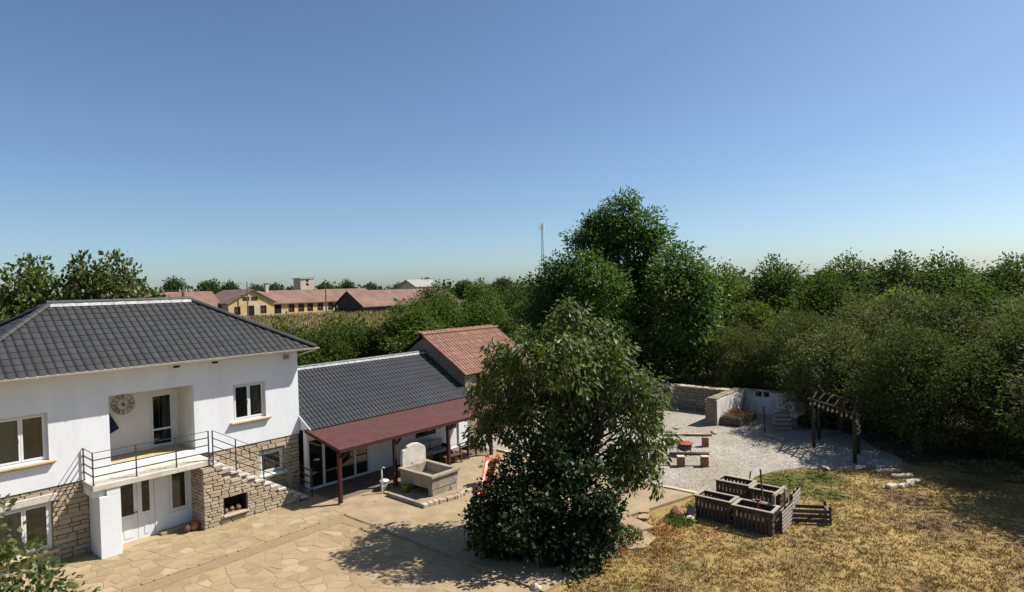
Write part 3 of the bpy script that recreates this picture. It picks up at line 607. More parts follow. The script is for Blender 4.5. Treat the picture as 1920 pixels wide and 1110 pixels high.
def tile_slope(parent, M4, half0, half1, length, lims, tiles_as_parts, tm, tme, tw, tl, mat, limit=300):
    """columns from u=half0 to half1; lims in (u,v) of the slope plane"""
    rest = MB(); cnt = 0; jobs = []
    for j in range(int(math.ceil(length/tl-0.05))):
        v_ = j*tl
        for i in range(int(math.floor((half1-half0)/tw))+1):
            u_ = half0+i*tw; cs = [(u_,v_),(u_+tw,v_),(u_,v_+tl),(u_+tw,v_+tl)]
            ins = [[a*p+b*q+c >= -1e-4 for p,q in cs] for a,b,c in lims]
            if any(not any(x) for x in ins): continue
            jobs.append((u_, v_, all(all(x) for x in ins)))
    if tiles_as_parts:
        P = [(M4 @ Vector((u_,v_,0)) + (Vector((-5.3,0,0))*0) - CAM).length for u_,v_,_ in jobs]
        order = sorted(range(len(jobs)), key=lambda k: P[k]); chosen = set(order[:limit])
    for k, (u_, v_, whole) in enumerate(jobs):
        q = Matrix.Translation((u_,v_,0))
        if tiles_as_parts and k in chosen:
            me = tme if whole else clip_tile(tm, [(a,b,a*u_+b*v_+c) for a,b,c in lims])
            if not me: continue
            o = link('tile', me, parent); o.matrix_local = M4 @ q @ Matrix.Rotation(rnd.uniform(-.006,.006),4,'X')
        else:
            if whole: vs, fs = tm.v, tm.f
            else:
                me = clip_tile(tm, [(a,b,a*u_+b*v_+c) for a,b,c in lims])
                if not me: continue
                vs = [tuple(x.co) for x in me.vertices]; fs = [tuple(p_.vertices) for p_ in me.polygons]; bpy.data.meshes.remove(me)
            T = M4 @ q; rest.add([T @ Vector(x) for x in vs], fs)
    if rest.v: stuff(rest.build('farther_tiles', mat, parent, fixn=False))
run = RY-E_Y0; sl_len = math.hypot(run, ZR-ZEV); k1 = (RX0-E_X0)/sl_len; k2 = (E_X1-RX1)/sl_len
Mf = slope_frame((E_X0,E_Y0,ZEV), (1,0,0), (0,run,ZR-ZEV))
tile_slope(roof, Mf, 0.0, E_X1-E_X0, sl_len, [(1,-k1,0.0), (-1,-k2,E_X1-E_X0)], True, TM, TME, TW, TL, TILE)
run2 = RX0-E_X0; sl2 = math.hypot(run2, ZR-ZEV); Ml = slope_frame((E_X0,E_Y1,ZEV), (0,-1,0), (run2,0,ZR-ZEV)); kk = (E_Y1-RY)/sl2
tile_slope(roof, Ml, 0.0, E_Y1-E_Y0, sl2, [(1,-kk,0),(-1,-kk,E_Y1-E_Y0)], False, TM, TME, TW, TL, TILE)
run3 = E_X1-RX1; sl3 = math.hypot(run3, ZR-ZEV); Mr = slope_frame((E_X1,E_Y0,ZEV), (0,1,0), (-run3,0,ZR-ZEV)); kk = (E_Y1-RY)/sl3
tile_slope(roof, Mr, 0.0, E_Y1-E_Y0, sl3, [(1,-kk,0),(-1,-kk,E_Y1-E_Y0)], False, TM, TME, TW, TL, TILE)
def cap_row(parent, p, q, step, rad, mat, name, lift=0.03):
    p = Vector(p); q = Vector(q); d = q-p; L = d.length; d.normalize(); n_ = max(1,int(round(L/step))); st = L/n_
    a = d.cross(Vector((0,0,1))).normalized(); b = a.cross(d); b = b if b.z > 0 else -b
    for i in range(n_):
        g = MB(); P0 = p+d*(i*st-0.02); P1 = p+d*((i+1)*st+0.03); S = 8
        for e, (c, r_) in enumerate(((P0,rad*1.08),(P1,rad*0.95))):
            for k in range(S+1):
                t_ = math.pi*k/S; g.v.append(c+a*(math.cos(t_)*r_)+b*(math.sin(t_)*r_*0.75+lift-rad*0.25))
        o_ = 2*(S+1)
        g.v += [v-b*0.02*1.0-(v-P0-b*lift)*0.06 for v in g.v[:S+1]]
        g.f = [(k,k+1,S+1+k+1,S+1+k) for k in range(S)]+[(o_+k,o_+k+1,k+1,k) for k in range(S)]; g.m = [0]*len(g.f)
        g.build(name, mat, parent, fixn=False)
cap_row(roof, (E_X0,E_Y0,ZEV+0.05), (RX0,RY,ZR+0.03), 0.40, 0.13, TILE, 'hip_tile')
cap_row(roof, (E_X1,E_Y0,ZEV+0.05), (RX1,RY,ZR+0.03), 0.40, 0.13, TILE, 'hip_tile')
cap_row(roof, (E_X1,E_Y1,ZEV+0.05), (RX1,RY,ZR+0.03), 0.40, 0.13, TILE, 'hip_tile')
cap_row(roof, (E_X0,E_Y1,ZEV+0.05), (RX0,RY,ZR+0.03), 0.40, 0.13, TILE, 'hip_tile')
RIDGE_WHITE = M('pale_ridge_bedding', (0.52,0.51,0.49), (0.36,0.35,0.34), 5, 0.8, 0.1, 30)
cap_row(roof, (RX0-0.05,RY,ZR+0.06), (RX1+0.05,RY,ZR+0.06), 0.40, 0.12, TILE, 'ridge_tile', 0.05)
nb = 12
for i in range(nb):
    xa = RX0+(RX1-RX0)*i/nb; xb = RX0+(RX1-RX0)*(i+1)/nb
    g = MB(); g.add([(xa,RY-0.19,ZR-0.055),(xb-0.015,RY-0.19,ZR-0.055),(xb-0.015,RY-0.125,ZR+0.06),(xa,RY-0.125,ZR+0.05),(xa,RY-0.02,ZR+0.02),(xb-.015,RY-0.02,ZR+0.02)], [(0,1,2,3),(3,2,5,4),(0,4,5,1),(0,3,4),(1,5,2)]); g.build('ridge_flashing', RIDGE_WHITE, roof)
# gutter and rafters' ends
gt = MB(); S = 6
for x in (E_X0-0.05, E_X1+0.12):
    for k in range(S+1):
        t_ = math.pi+math.pi*k/S; gt.v.append((x, E_Y0-0.06+0.078*math.cos(t_), ZEV+0.0+0.078*math.sin(t_)+0.02))
    for k in range(S+1):
        t_ = math.pi+math.pi*k/S; gt.v.append((x, E_Y0-0.06+0.069*math.cos(t_), ZEV+0.0+0.069*math.sin(t_)+0.022))
n_ = S+1
for k in range(S): gt.f += [(k,k+1,2*n_+k+1,2*n_+k),(n_+k+1,n_+k,3*n_+k,3*n_+k+1)]
gt.f += [(0,2*n_,3*n_,n_),(S,n_+S,3*n_+S,2*n_+S)]; gt.m = [0]*len(gt.f)
hb(gt, 'gutter', ZINC, fixn=False)
for x in np.arange(E_X0+0.4, E_X1, 0.92): hb(MB().box(x-0.012,x+0.012,E_Y0-0.13,E_Y0-0.0,ZEV-0.055,ZEV-0.042), 'gutter_bracket', ZINC)
hb(MB().bar((E_X1+0.1,E_Y0-0.06,ZEV-0.03),(0.1,0.25,ZEV-0.35),0.06), 'downpipe', ZINC)
hb(MB().box(-0.62,-0.44,-0.14,-0.002,5.55,5.72), 'junction_box', M('terracotta_box', (0.45,0.27,0.17), None, 4, 0.8), bevel=0.01)
for x in (-4.7,-3.35): hb(MB().box(x-0.1,x+0.1,-0.05,-0.002,5.70,5.76), 'vent', BLACK)
# dark drip line between render and stone
hb(MB().box(XL,-7.7,-0.012,0.04,2.386,2.3995).box(-3.98,XR-.02,-0.012,0.04,2.386,2.3995), 'drip_line', STEEL)

# things at the house
CLOCKM = M('bronze_clock', (0.13,0.10,0.08), None, 5, 0.6)
ck = thing('wall_clock', 'large round openwork wall clock with roman numerals on the balcony back wall', 'clock', (-6.0,1.44,4.44))
g = MB()
def ring(g, R_, r_, n=40): g.tube([(R_*math.cos(6.2832*k/n),0,R_*math.sin(6.2832*k/n)) for k in range(n+1)], r_, 6, cap=False)
ring(g, 0.36, 0.010); g.build('outer_ring', CLOCKM, ck)
g = MB(); ring(g, 0.20, 0.008); g.build('inner_ring', CLOCKM, ck)
numer = ['XII','I','II','III','IIII','V','VI','VII','VIII','IX','X','XI']
for i, s_ in enumerate(numer):
    a = math.pi/2-i*math.pi/6; er = Vector((math.cos(a),0,math.sin(a))); et = Vector((math.sin(a),0,-math.cos(a))); g = MB(); wch = {'I':0.026,'V':0.05,'X':0.05}
    tot = sum(wch[c] for c in s_); q = -tot/2
    for c in s_:
        m_ = q+wch[c]/2; q += wch[c]; lo_, hi_ = er*0.215, er*0.335
        if c == 'I': g.bar(lo_+et*m_, hi_+et*m_, 0.012, 0.012)
        elif c == 'V': g.bar(lo_+et*m_, hi_+et*(m_-0.02), 0.011, 0.012); g.bar(lo_+et*m_, hi_+et*(m_+0.02), 0.011, 0.012)
        else: g.bar(lo_+et*(m_-0.02), hi_+et*(m_+0.02), 0.011, 0.012); g.bar(lo_+et*(m_+0.02), hi_+et*(m_-0.02), 0.011, 0.0125)
    g.build('numeral', CLOCKM, ck)
MB().lathe((0,0,0),[(0.045,-0.01),(0.05,0),(0.045,0.01)],14).build('hub', CLOCKM, ck).rotation_euler = (math.pi/2,0,0)
MB().bar((0,-0.015,0.0),(0.13,-0.015,-0.11),0.014).build('hour_hand', CLOCKM, ck); MB().bar((0,-0.02,-0.05),(0.012,-0.02,0.17),0.010).build('minute_hand', CLOCKM, ck)
MB().bar((0,0,0.05),(0,0,-0.2),0.008).bar((-0.2,0,0),(0.2,0,0),0.008).build('spoke', CLOCKM, ck)
g = MB(); F_ = lambda u,v,n: (u,1.47-n,v)
g.extr([(-6.80,4.02),(-6.55,4.28),(-6.42,4.16),(-6.15,3.60),(-6.43,3.46),(-6.75,3.55)], F_, 0.0, 0.025)
tag(g.build('wall_pennant', M('navy_cloth', (0.018,0.026,0.075), (0.012,0.018,0.055), 6, 0.9)), 'navy blue cloth wedge hanging below the clock in the balcony corner', 'pennant')
def jar(name, label, loc, s, mat):
    t_ = thing(name, label, 'jar', loc, 0.4); MB().lathe((0,0,0),[(0.07*s,0),(0.13*s,0.06*s),(0.16*s,0.14*s),(0.13*s,0.23*s),(0.075*s,0.28*s),(0.09*s,0.31*s),(0.06*s,0.31*s),(0.05*s,0.25*s)],18).build('body', mat, t_, smooth=True)
    for q in (-1,1): MB().tube([(q*0.08*s,0,0.28*s),(q*0.15*s,0,0.30*s),(q*0.17*s,0,0.23*s),(q*0.145*s,0,0.18*s)], 0.014*s, 6).build('handle', mat, t_, smooth=True)
JAR1 = M('brown_clay', (0.10,0.06,0.05), (0.06,0.04,0.035), 8, 0.6, 0.2); JAR2 = M('orange_clay', (0.46,0.17,0.07), (0.34,0.13,0.06), 8, 0.7, 0.2)
jar('clay_jar', 'dark brown round clay jar beside the orange jar at the stair block', (-4.93,-0.99,0.06), 0.9, JAR1)
jar('clay_jar', 'orange clay jar standing in the shade of the stair block', (-4.66,-0.97,0.06), 1.0, JAR2)
for i, (x, y, zz, s, lb) in enumerate([(-3.62,-1.12,0.375,0.55,'reddish pot lying left in the open hearth'),(-3.38,-1.05,0.375,0.6,'reddish pot in the middle of the open hearth'),(-3.15,-1.1,0.375,0.62,'reddish pot at the right of the open hearth')]):
    jar('hearth_pot', lb, (x,y,zz), s, M('hearth_clay%d' % i, (0.20,0.085,0.06), (0.30,0.2,0.16), 12, 0.8))
# ------------------------------------------------------------------ annex with verandah
annex = thing('annex', 'low white annex with dark ribbed tile roof and red shingled verandah beside the house', 'outbuilding')
GD = (0.10,3.07,0.06,2.16); HW = (5.77,7.08,1.04,1.62); SD = (7.72,8.66,0.05,2.06)
mb = MB().wall(FY(-0.48), 0.02, 9.28, 0.0, 2.58, [GD, HW, SD], 0.25)
mb.box(9.03,9.28,-0.229,5.9,0.0,2.6).box(0.03,9.02,5.65,5.9,0.0,2.6); mb.build('wall', WHITE, annex)
MB().box(0.03,9.02,-0.2,5.6,0.046,0.07).build('floor', ROOM, annex)
MB().box(3.3,3.42,-0.2,5.6,0.07,2.5).build('partition', ROOM, annex)
gd = part('sliding_door', annex); X = [0.10,0.82,1.6,2.36,3.07]
for a, b in zip(X, X[1:]):
    s = 0.05; MB().box(a+.002,a+s,-0.44,-0.36,.06,2.155).box(b-s,b-.002,-0.44,-0.36,.06,2.155).box(a+s,b-s,-0.439,-0.361,.06,.13).box(a+s,b-s,-0.439,-0.361,2.09,2.155).build('sash', PVC, gd)
    MB().box(a+s-.004,b-s+.004,-0.405,-0.393,.126,2.094).build('pane', GLASS_DARK, gd)
window(annex, *HW, -0.48, 2, 0.06, None, off=None, mat=M('brown_frame', (0.05,0.03,0.02), None, 4, 0.5), glass=GLASS_DARK)
d = part('side_door', annex); MB().box(SD[0],SD[1],-0.40,-0.35,.06,2.05).build('leaf', PVC, d); MB().box(SD[0]+.12,SD[1]-.12,-0.412,-0.401,.2,.9).build('panel', PVC, d); MB().box(SD[0]+.12,SD[1]-.12,-0.412,-0.401,1.05,1.9).build('pane', GLASS, d); MB().box(SD[0]+.04,SD[0]+.07,-0.45,-0.4,1.0,1.12).build('handle', STEEL, d)
for x in (5.2,): MB().box(7.25,7.33,-0.56,-0.482,1.25,1.4).build('wall_lamp', STEEL, annex)
# roof
AE, AR, AZE, AZR = -0.78, 2.9, 2.66, 4.71
rf = part('roof', annex)
g = MB(); g.add([(0.02,AE,AZE-.03),(9.4,AE,AZE-.03),(9.4,AR,AZR-.03),(0.02,AR,AZR-.03),(0.02,2*AR-AE,AZE-.03),(9.4,2*AR-AE,AZE-.03),(0.02,AE,AZE-.13),(9.4,AE,AZE-.13),(0.02,2*AR-AE,AZE-.13),(9.4,2*AR-AE,AZE-.13)], [(0,1,2,3),(3,2,5,4),(0,6,7,1),(4,5,9,8),(6,8,9,7),(0,3,4,8,6),(1,7,9,5,2)]); g.build('roof_deck', WHITE, rf)
TW2, TL2 = 0.1915, 0.352
TM2 = tile_mb(TW2, TL2, 0.02, segs=7); TME2 = TM2.mesh('tile', TILE2, fixn=False)
sl_a = math.hypot(AR-AE, AZR-AZE)
Ma = slope_frame((0.02,AE-0.04,AZE-0.03), (1,0,0), (0,AR-AE,AZR-AZE))
tile_slope(rf, Ma, 0.0, 9.38, sl_a, [(1,0,0.001),(-1,0,9.39)], False, TM2, TME2, TW2, TL2, TILE2)
Mb = slope_frame((9.4,2*AR-AE+.04,AZE-0.03), (-1,0,0), (0,-(AR-AE),AZR-AZE))
tile_slope(rf, Mb, 0.0, 9.38, sl_a, [(1,0,0.001),(-1,0,9.39)], False, TM2, TME2, TW2, TL2, TILE2)
cap_row(rf, (0.03,AR,AZR+0.03), (9.38,AR,AZR+0.03), 0.42, 0.11, TILE2, 'ridge_tile', 0.04)
nb = 20
for i in range(nb):
    xa = 0.05+9.3*i/nb; xb = 0.05+9.3*(i+1)/nb
    g = MB(); g.add([(xa,AR-0.17,AZR-0.06),(xb-0.015,AR-0.17,AZR-0.06),(xb-0.015,AR-0.12,AZR+0.04),(xa,AR-0.12,AZR+0.03),(xa,AR-0.02,AZR+0.0),(xb-.015,AR-0.02,AZR+0.0)], [(0,1,2,3),(3,2,5,4),(0,4,5,1),(0,3,4),(1,5,2)]); g.build('ridge_flashing', RIDGE_WHITE, rf)
MB().bar((0.0,AE-.05,AZE-.08),(0.0,AR,AZR-.06),0.03,0.16).build('barge_board', PVC, rf)
# verandah
vr = part('verandah', annex)
CB, CF = (-0.62,2.63), (-3.08,2.19)
def cz(y): return CF[1]+(CB[1]-CF[1])*(y-CF[0])/(CB[0]-CF[0])
g = MB(); ns = 15
for i in range(ns):                               # lapped courses of shingles
    ya = CF[0]+(CB[0]-CF[0])*i/ns; yb = CF[0]+(CB[0]-CF[0])*(i+1)/ns+0.02
    g.add([(-0.1,ya,cz(ya)+0.009),(9.42,ya,cz(ya)+0.009),(9.42,yb,cz(yb)+0.004),(-0.1,yb,cz(yb)+0.004),(-0.1,ya,cz(ya)+0.002),(9.42,ya,cz(ya)+0.002)], [(0,1,2,3),(4,5,1,0)])
sh = stuff(g.build('shingles', SHINGLE, vr, fixn=False))
g = MB(); g.add([(-0.08,CF[0]+.01,cz(CF[0])),(9.4,CF[0]+.01,cz(CF[0])),(9.4,CB[0],CB[1]),(-0.08,CB[0],CB[1]),(-0.08,CF[0]+.01,cz(CF[0])-.03),(9.4,CF[0]+.01,cz(CF[0])-.03),(9.4,CB[0],CB[1]-.03),(-0.08,CB[0],CB[1]-.03)], [(0,1,2,3),(7,6,5,4),(0,4,5,1),(1,5,6,2),(2,6,7,3),(3,7,4,0)]); g.build('boarding', DARKWOOD, vr)
MB().box(-0.1,9.42,CF[0]-.03,CF[0]-.002,CF[1]-.12,CF[1]+.004).build('fascia', DARKWOOD, vr)
MB().bar((-0.12,CF[0]-.02,CF[1]-.05),(-0.12,CB[0],CB[1]-.05),0.03,0.13).build('fascia', DARKWOOD, vr)
MB().box(-0.05,9.38,-2.98,-2.86,2.04,2.165).build('beam', DARKWOOD, vr)
for x in np.arange(0.4,9.3,0.8): MB().bar((x,-3.0,cz(-3.0)-.075),(x,-0.5,cz(-0.5)-.075),0.06,0.09).build('rafter', DARKWOOD, vr)
for x in (-0.03,2.62,5.66,8.47):
    p_ = MB().box(x-.07,x+.07,-2.99,-2.85,0.03,2.04).build('post', DARKWOOD, vr, bevel=0.01)
    MB().bar((x+.03,-2.92,1.7),(x+0.36,-2.92,2.03),0.07).build('brace', DARKWOOD, vr)
MB().box(-0.13,0.09,-3.05,-2.80,0.0,0.09).build('post_footing', CONCRETE, vr, bevel=0.02)

# ------------------------------------------------------------------ barn behind the annex
barn = thing('barn', 'old stone barn with red clay tile roof behind the annex', 'barn')
BY0, BYR, BZ0, BZR, BX0, BX1 = -0.42, 3.05, 3.70, 5.70, 9.32, 15.6
F_ = lambda u,v,n: (9.46-n, u, v)
g = MB().extr([(-0.2,0.0),(6.3,0.0),(6.3,3.62),(3.05,5.52),(-0.2,3.62)], F_, 0.0, -0.35)
bw = g.build('gable_wall', MORTAR, barn)
rubble(bw, (9.45,3.0,2.3), -math.pi/2, 3.2, 3.3, STONE_GREY, rows=(0.13,0.24), lens=(0.25,0.6), depth=0.07, top=lambda u: 5.45-2.3-0.577*u-0.02, keep=lambda a,b,z0,z1: z1+2.3 > 4.71-0.557*abs(3.0-(a+b)/2-2.9)-0.25, limit=160)
for xa, xb in ((9.812,10.3),(12.4,12.8),(15.0,15.4)): MB().box(xa,xb,-0.2,0.15,0.0,3.6).build('pier', MORTAR, barn)
fw_ = part('front_pier', barn); rubble(fw_, (9.40,-0.22,0.0), 0, 0.52, 3.6, STONE_GREY, rows=(0.14,0.26), lens=(0.22,0.5), depth=0.1, limit=60)
MB().box(10.301,12.399,0.6,0.7,0.0,3.6).box(12.801,14.999,0.6,0.7,0.0,3.6).build('plank_wall', DARKWOOD, barn)
MB().box(9.82,15.4,5.9,6.2,0.0,3.6).box(15.1,15.4,0.16,5.89,0,3.6).build('back_wall', MORTAR, barn)
MB().box(9.82,15.4,-0.18,-0.02,3.5,3.66).build('lintel_beam', DARKWOOD, barn)
br = part('roof', barn)
g = MB(); g.add([(BX0,BY0,BZ0-.03),(BX1,BY0,BZ0-.03),(BX1,BYR,BZR-.03),(BX0,BYR,BZR-.03),(BX0,6.55,BZ0-.03),(BX1,6.55,BZ0-.03),(BX0,BY0,BZ0-.1),(BX1,BY0,BZ0-.1),(BX1,BYR,BZR-.1),(BX0,BYR,BZR-.1),(BX0,6.55,BZ0-.1),(BX1,6.55,BZ0-.1)],
    [(0,1,2,3),(3,2,5,4),(7,6,9,8),(8,9,10,11),(0,6,7,1),(4,5,11,10),(0,3,9,6),(3,4,10,9),(1,7,8,2),(2,8,11,5)]); g.build('roof_deck', DARKWOOD, br)
TM3 = tile_mb(0.225, 0.435, 0.016, segs=7, th=0.02); TME3 = TM3.mesh('tile', CLAY, fixn=False)
Mc = slope_frame((BX0,BY0-0.02,BZ0-0.03), (1,0,0), (0,BYR-BY0,BZR-BZ0)); sl_b = math.hypot(BYR-BY0, BZR-BZ0)
def loose_tiles(parent, M4, W_, L_, tw, tl, tme, rag=0.05):
    for j in range(int(math.ceil(L_/tl-.05))):
        for i in range(int(W_/tw)):
            o = link('tile', tme, parent); o.matrix_local = M4 @ Matrix.Translation((i*tw+rnd.uniform(-.008,.008), j*tl+rnd.uniform(-.02,.02), rnd.uniform(0,.012))) @ Matrix.Rotation(rnd.uniform(-.02,.02),4,'Z')
loose_tiles(br, Mc, BX1-BX0, sl_b, 0.225, 0.435, TME3)
g = MB(); Md = slope_frame((BX1,6.57,BZ0-0.03), (-1,0,0), (0,-(6.55-BYR),BZR-BZ0)); 
for j in range(9):
    for i in range(27):
        T = Md @ Matrix.Translation((i*.225, j*.435, 0)); g.add([T @ Vector(v_) for v_ in TM3.v], TM3.f)
stuff(g.build('rear_tiles', CLAY, br, fixn=False))
cap_row(br, (BX0,BYR,BZR+0.0), (BX1,BYR,BZR+0.0), 0.38, 0.12, CLAY, 'ridge_tile', 0.03)

# ------------------------------------------------------------------ stone trough and things round it
tr = thing('stone_trough', 'old concrete wash trough with rounded upright slab in front of the verandah', 'trough', (3.22,-4.3,0.1))
def ctr(mb, name, mat, parent, off, **k): o = mb.build(name, mat, parent, **k); o.location = off; return o
T0 = (-3.22,4.3,-0.1)
ctr(MB().wall(lambda u,v,n:(u,v,0.93+n), 2.45,4.0,-5.42,-3.32,[(2.62,3.80,-5.22,-3.55)],0.11), 'rim', CONCRETE, tr, T0, bevel=0.012)
g = MB().wall(lambda u,v,n:(u,v,0.82+n), 2.53,3.92,-5.34,-3.4,[(2.63,3.79,-5.21,-3.56)],0.44); g.box(2.63,3.79,-5.21,-3.56,0.38,0.5); ctr(g, 'basin', CONCRETE, tr, T0)
ctr(MB().box(2.632,3.788,-5.208,-3.562,0.501,0.52), 'basin_floor', CONCRETE_PALE, tr, T0)
for (a,b,c,d_) in ((2.56,3.9,-5.32,-5.05),(2.6,2.85,-3.8,-3.45),(3.6,3.9,-3.8,-3.45)): ctr(MB().box(a,b,c,d_,0.05,0.379), 'plinth', CONCRETE, tr, T0, bevel=0.01)
F_ = lambda u,v,n: (u,-3.28-n,v)
ctr(MB().extr([(2.68,0.05),(3.98,0.05),(3.98,1.42),(3.90,1.56),(3.84,1.58),(3.62,1.72),(3.32,1.76),(3.0,1.70),(2.92,1.58),(2.76,1.55),(2.70,1.42)], F_, 0.04, -0.12), 'upright_slab', CONCRETE_PALE, tr, T0, bevel=0.02)
ctr(MB().tube([(3.2,-3.3,1.0),(3.2,-3.45,1.0),(3.2,-3.5,0.93)],0.016,8), 'spout', ZINC, tr, T0)
ctr(MB().tube([(3.72,-5.46,0.1),(3.72,-5.46,0.55),(3.72,-5.5,0.6),(3.72,-5.56,0.56)],0.02,8), 'tap', PVC, tr, T0)
pf = struct(MB().prism([(1.7,-5.62),(4.9,-5.75),(5.6,-5.3),(5.6,-3.2),(1.75,-3.2)], 0.04, 0.1).build('trough_platform', TERRACE))
edging(pf, [(1.72,-3.6),(1.66,-5.7)], 0.16, 0.03, 0.2, CONCRETE, 2.2); edging(pf, [(1.62,-5.78),(3.1,-6.05),(4.4,-5.95),(5.4,-5.5)], 0.22, 0.02, 0.19, STONE, 0.26)
bk = thing('lidded_bin', 'small pale bin with white lid beside the trough edging', 'bin', (2.02,-2.95,0.045))
MB().lathe((0,0,0),[(0.13,0),(0.15,0.02),(0.18,0.36),(0.17,0.37)],18).build('body', M('grey_plastic', (0.38,0.37,0.34), None, 3, 0.5), bk, smooth=True); MB().lathe((0,0,0.371),[(0.20,0),(0.20,0.03),(0.12,0.07),(0.03,0.085)],18).build('lid', PVC, bk, smooth=True)
GREEN = M('green_plastic', (0.17,0.30,0.03), (0.13,0.24,0.03), 4, 0.45)
gb = thing('green_bucket', 'bright green plastic bucket under the trough', 'bucket', (2.28,-4.0,0.1))
MB().lathe((0,0,0),[(0.11,0),(0.165,0.28),(0.175,0.28),(0.175,0.30),(0.15,0.30),(0.10,0.03)],18).build('body', GREEN, gb, smooth=True); MB().tube([(0.17*math.cos(t_),0.05,0.3+0.12*math.sin(t_)) for t_ in np.linspace(0,3.14,9)],0.008,6).build('handle', STEEL, gb)
PALEGREEN = M('pale_green_hose', (0.32,0.50,0.30), None, 3, 0.5)
hs = thing('standpipe', 'thin standpipe with a coiled pale green hose by the lidded bin', 'standpipe', (1.72,-3.2,0.045))
MB().tube([(0,0,0),(0,0,1.0),(0.03,-0.05,1.06),(0.08,-0.12,1.03)],0.02,8).build('pipe', PVC, hs)
MB().tube([(0.05+0.09*math.cos(t_),0.02*math.sin(t_*0.7),0.16+0.06*math.sin(t_)+0.006*t_) for t_ in np.linspace(0,18,60)]+[(0.05,0.02,0.6),(0.02,0,0.95)],0.016,6).build('hose', PALEGREEN, hs, smooth=True)
tag(MB().bar((2.3,-3.3,0.05),(2.55,-3.0,1.15),0.03).build('broom_stick', BROWNWOOD), 'thin wooden stick leaning up beside the trough slab', 'stick')
tag(MB().bar((0.95,-3.75,0.06),(1.5,-3.6,0.06),0.05,0.025).build('wooden_lath', LIGHTWOOD), 'short wooden lath lying flat on the terrace near the verandah post', 'lath')

# ------------------------------------------------------------------ garden furniture
CUSH = M('grey_cushion', (0.42,0.41,0.39), (0.36,0.35,0.33), 3, 0.95, 0.2, 20); WICK = M('dark_wicker', (0.035,0.028,0.024), (0.02,0.016,0.014), 20, 0.8, 0.5, 60)
sf = thing('garden_sofa', 'dark wicker sofa with light grey cushions against the annex wall', 'sofa', (6.2,-1.1,0.045))
MB().box(-0.95,0.95,-0.42,0.38,0.1,0.32).build('base', WICK, sf, bevel=0.02); MB().box(-0.95,0.95,0.26,0.42,0.325,0.78).build('backrest', WICK, sf, bevel=0.02)
for q in (-0.9,0.82): MB().box(q,q+.09,-0.42,0.25,0.325,0.60).build('armrest', WICK, sf, bevel=0.02)
for q in (-0.8,0.02): MB().box(q,q+.79,-0.44,0.12,0.33,0.47).build('seat_cushion', CUSH, sf, bevel=0.04); MB().box(q,q+.79,0.10,0.25,0.475,0.86).build('back_cushion', CUSH, sf, bevel=0.04)
for x in (-.88,.88):
    for y in (-.36,.32): MB().box(x-.03,x+.03,y-.03,y+.03,0,0.099).build('leg', WICK, sf)
def slat_chair(label, loc, rz):
    t_ = thing('garden_chair', label, 'chair', loc, rz, 'wooden garden chairs'); 
    for x in (-.28,.28):
        MB().box(x-.025,x+.025,-.30,-.25,0,.62).build('leg', BROWNWOOD, t_); MB().bar((x,.26,0),(x,.34,.92),.05).build('leg', BROWNWOOD, t_); MB().box(x-.035,x+.035,-.32,.29,.625,.655).build('armrest', BROWNWOOD, t_)
        for q in range(3): MB().bar((x,-.25,.30+.1*q),(x,.28,.30+.1*q),.03).build('side_slat', BROWNWOOD, t_)
    for q in range(6): MB().box(-.255,.255,-.27+.085*q,-.20+.085*q,.39,.41).build('seat_slat', BROWNWOOD, t_)
    for q in range(5): MB().bar((-.255,.285+.011*q,.50+.09*q),(.255,.285+.011*q,.50+.09*q),.02,.06).build('back_slat', BROWNWOOD, t_)
    MB().box(-.25,.25,-.24,.22,.411,.46).build('cushion', WICK, t_, bevel=.02)
slat_chair('brown slatted wooden armchair at the right end of the coffee table', (7.55,-2.25,0.045), -1.5)
slat_chair('brown wooden armchair in deep shade left of the coffee table', (5.0,-1.9,0.045), 1.7)
tb = thing('coffee_table', 'low brown wooden coffee table in front of the sofa', 'table', (6.3,-2.35,0.045), -0.12)
for q in range(5): MB().box(-.5,.5,-.3+.12*q,-.19+.12*q,.38,.41).build('top_board', BROWNWOOD, tb)
for x in (-.44,.44):
    for y in (-.25,.25): MB().box(x-.03,x+.03,y-.03,y+.03,0,.379).build('leg', BROWNWOOD, tb)
MB().box(-.4,.4,-.2,.2,.12,.14).build('shelf', BROWNWOOD, tb)
pl = thing('serving_tray', 'dark serving tray with small pale cups on the coffee table', 'tray', (6.4,-2.33,0.457))
MB().box(-.25,.25,-.16,.16,0,.02).build('plate', STEEL, pl, bevel=.005)
for x, y in ((-.12,.02),(.08,-.05),(.15,.07)): MB().lathe((x,y,.021),[(.03,0),(.04,.08),(.035,.08)],10).build('cup', PVC, pl)
ORANGE = M('orange_plastic', (0.48,0.07,0.02), (0.40,0.06,0.018), 3, 0.4, spec=.5)
sd = thing('play_slide', 'orange-red curved plastic slide half hidden by the dark bush', 'slide', (4.75,-6.35,0.045), 0.5)
pts = [(-1.1,0.12),(-0.85,0.14),(-0.5,0.32),(-0.1,0.68),(0.25,0.96),(0.5,1.08),(0.7,1.05)]
g = MB()
for x, z in pts: g.v += [(x,-.24,z+.14),(x,-.21,z),(x,.21,z),(x,.24,z+.14),(x,.21,z-.04),(x,-.21,z-.04)]
for i in range(len(pts)-1):
    for k in range(6): g.f.append((i*6+k, i*6+(k+1)%6, i*6+6+(k+1)%6, i*6+6+k))
g.f += [(5,4,3,2,1,0), tuple((len(pts)-1)*6+k for k in range(6))]; g.m = [0]*len(g.f); g.build('chute', ORANGE, sd, smooth=True)
for y in (-.22,.22): MB().tube([(0.95,y,0),(0.8,y,0.5),(0.66,y,1.1),(0.5,y,1.3),(0.25,y,1.22)],.03,8).build('frame_tube', ORANGE, sd, smooth=True)
for q in range(4): MB().tube([(0.92-.09*q,-.22,.15+.24*q),(0.92-.09*q,.22,.15+.24*q)],.02,7).build('rung', ORANGE, sd)

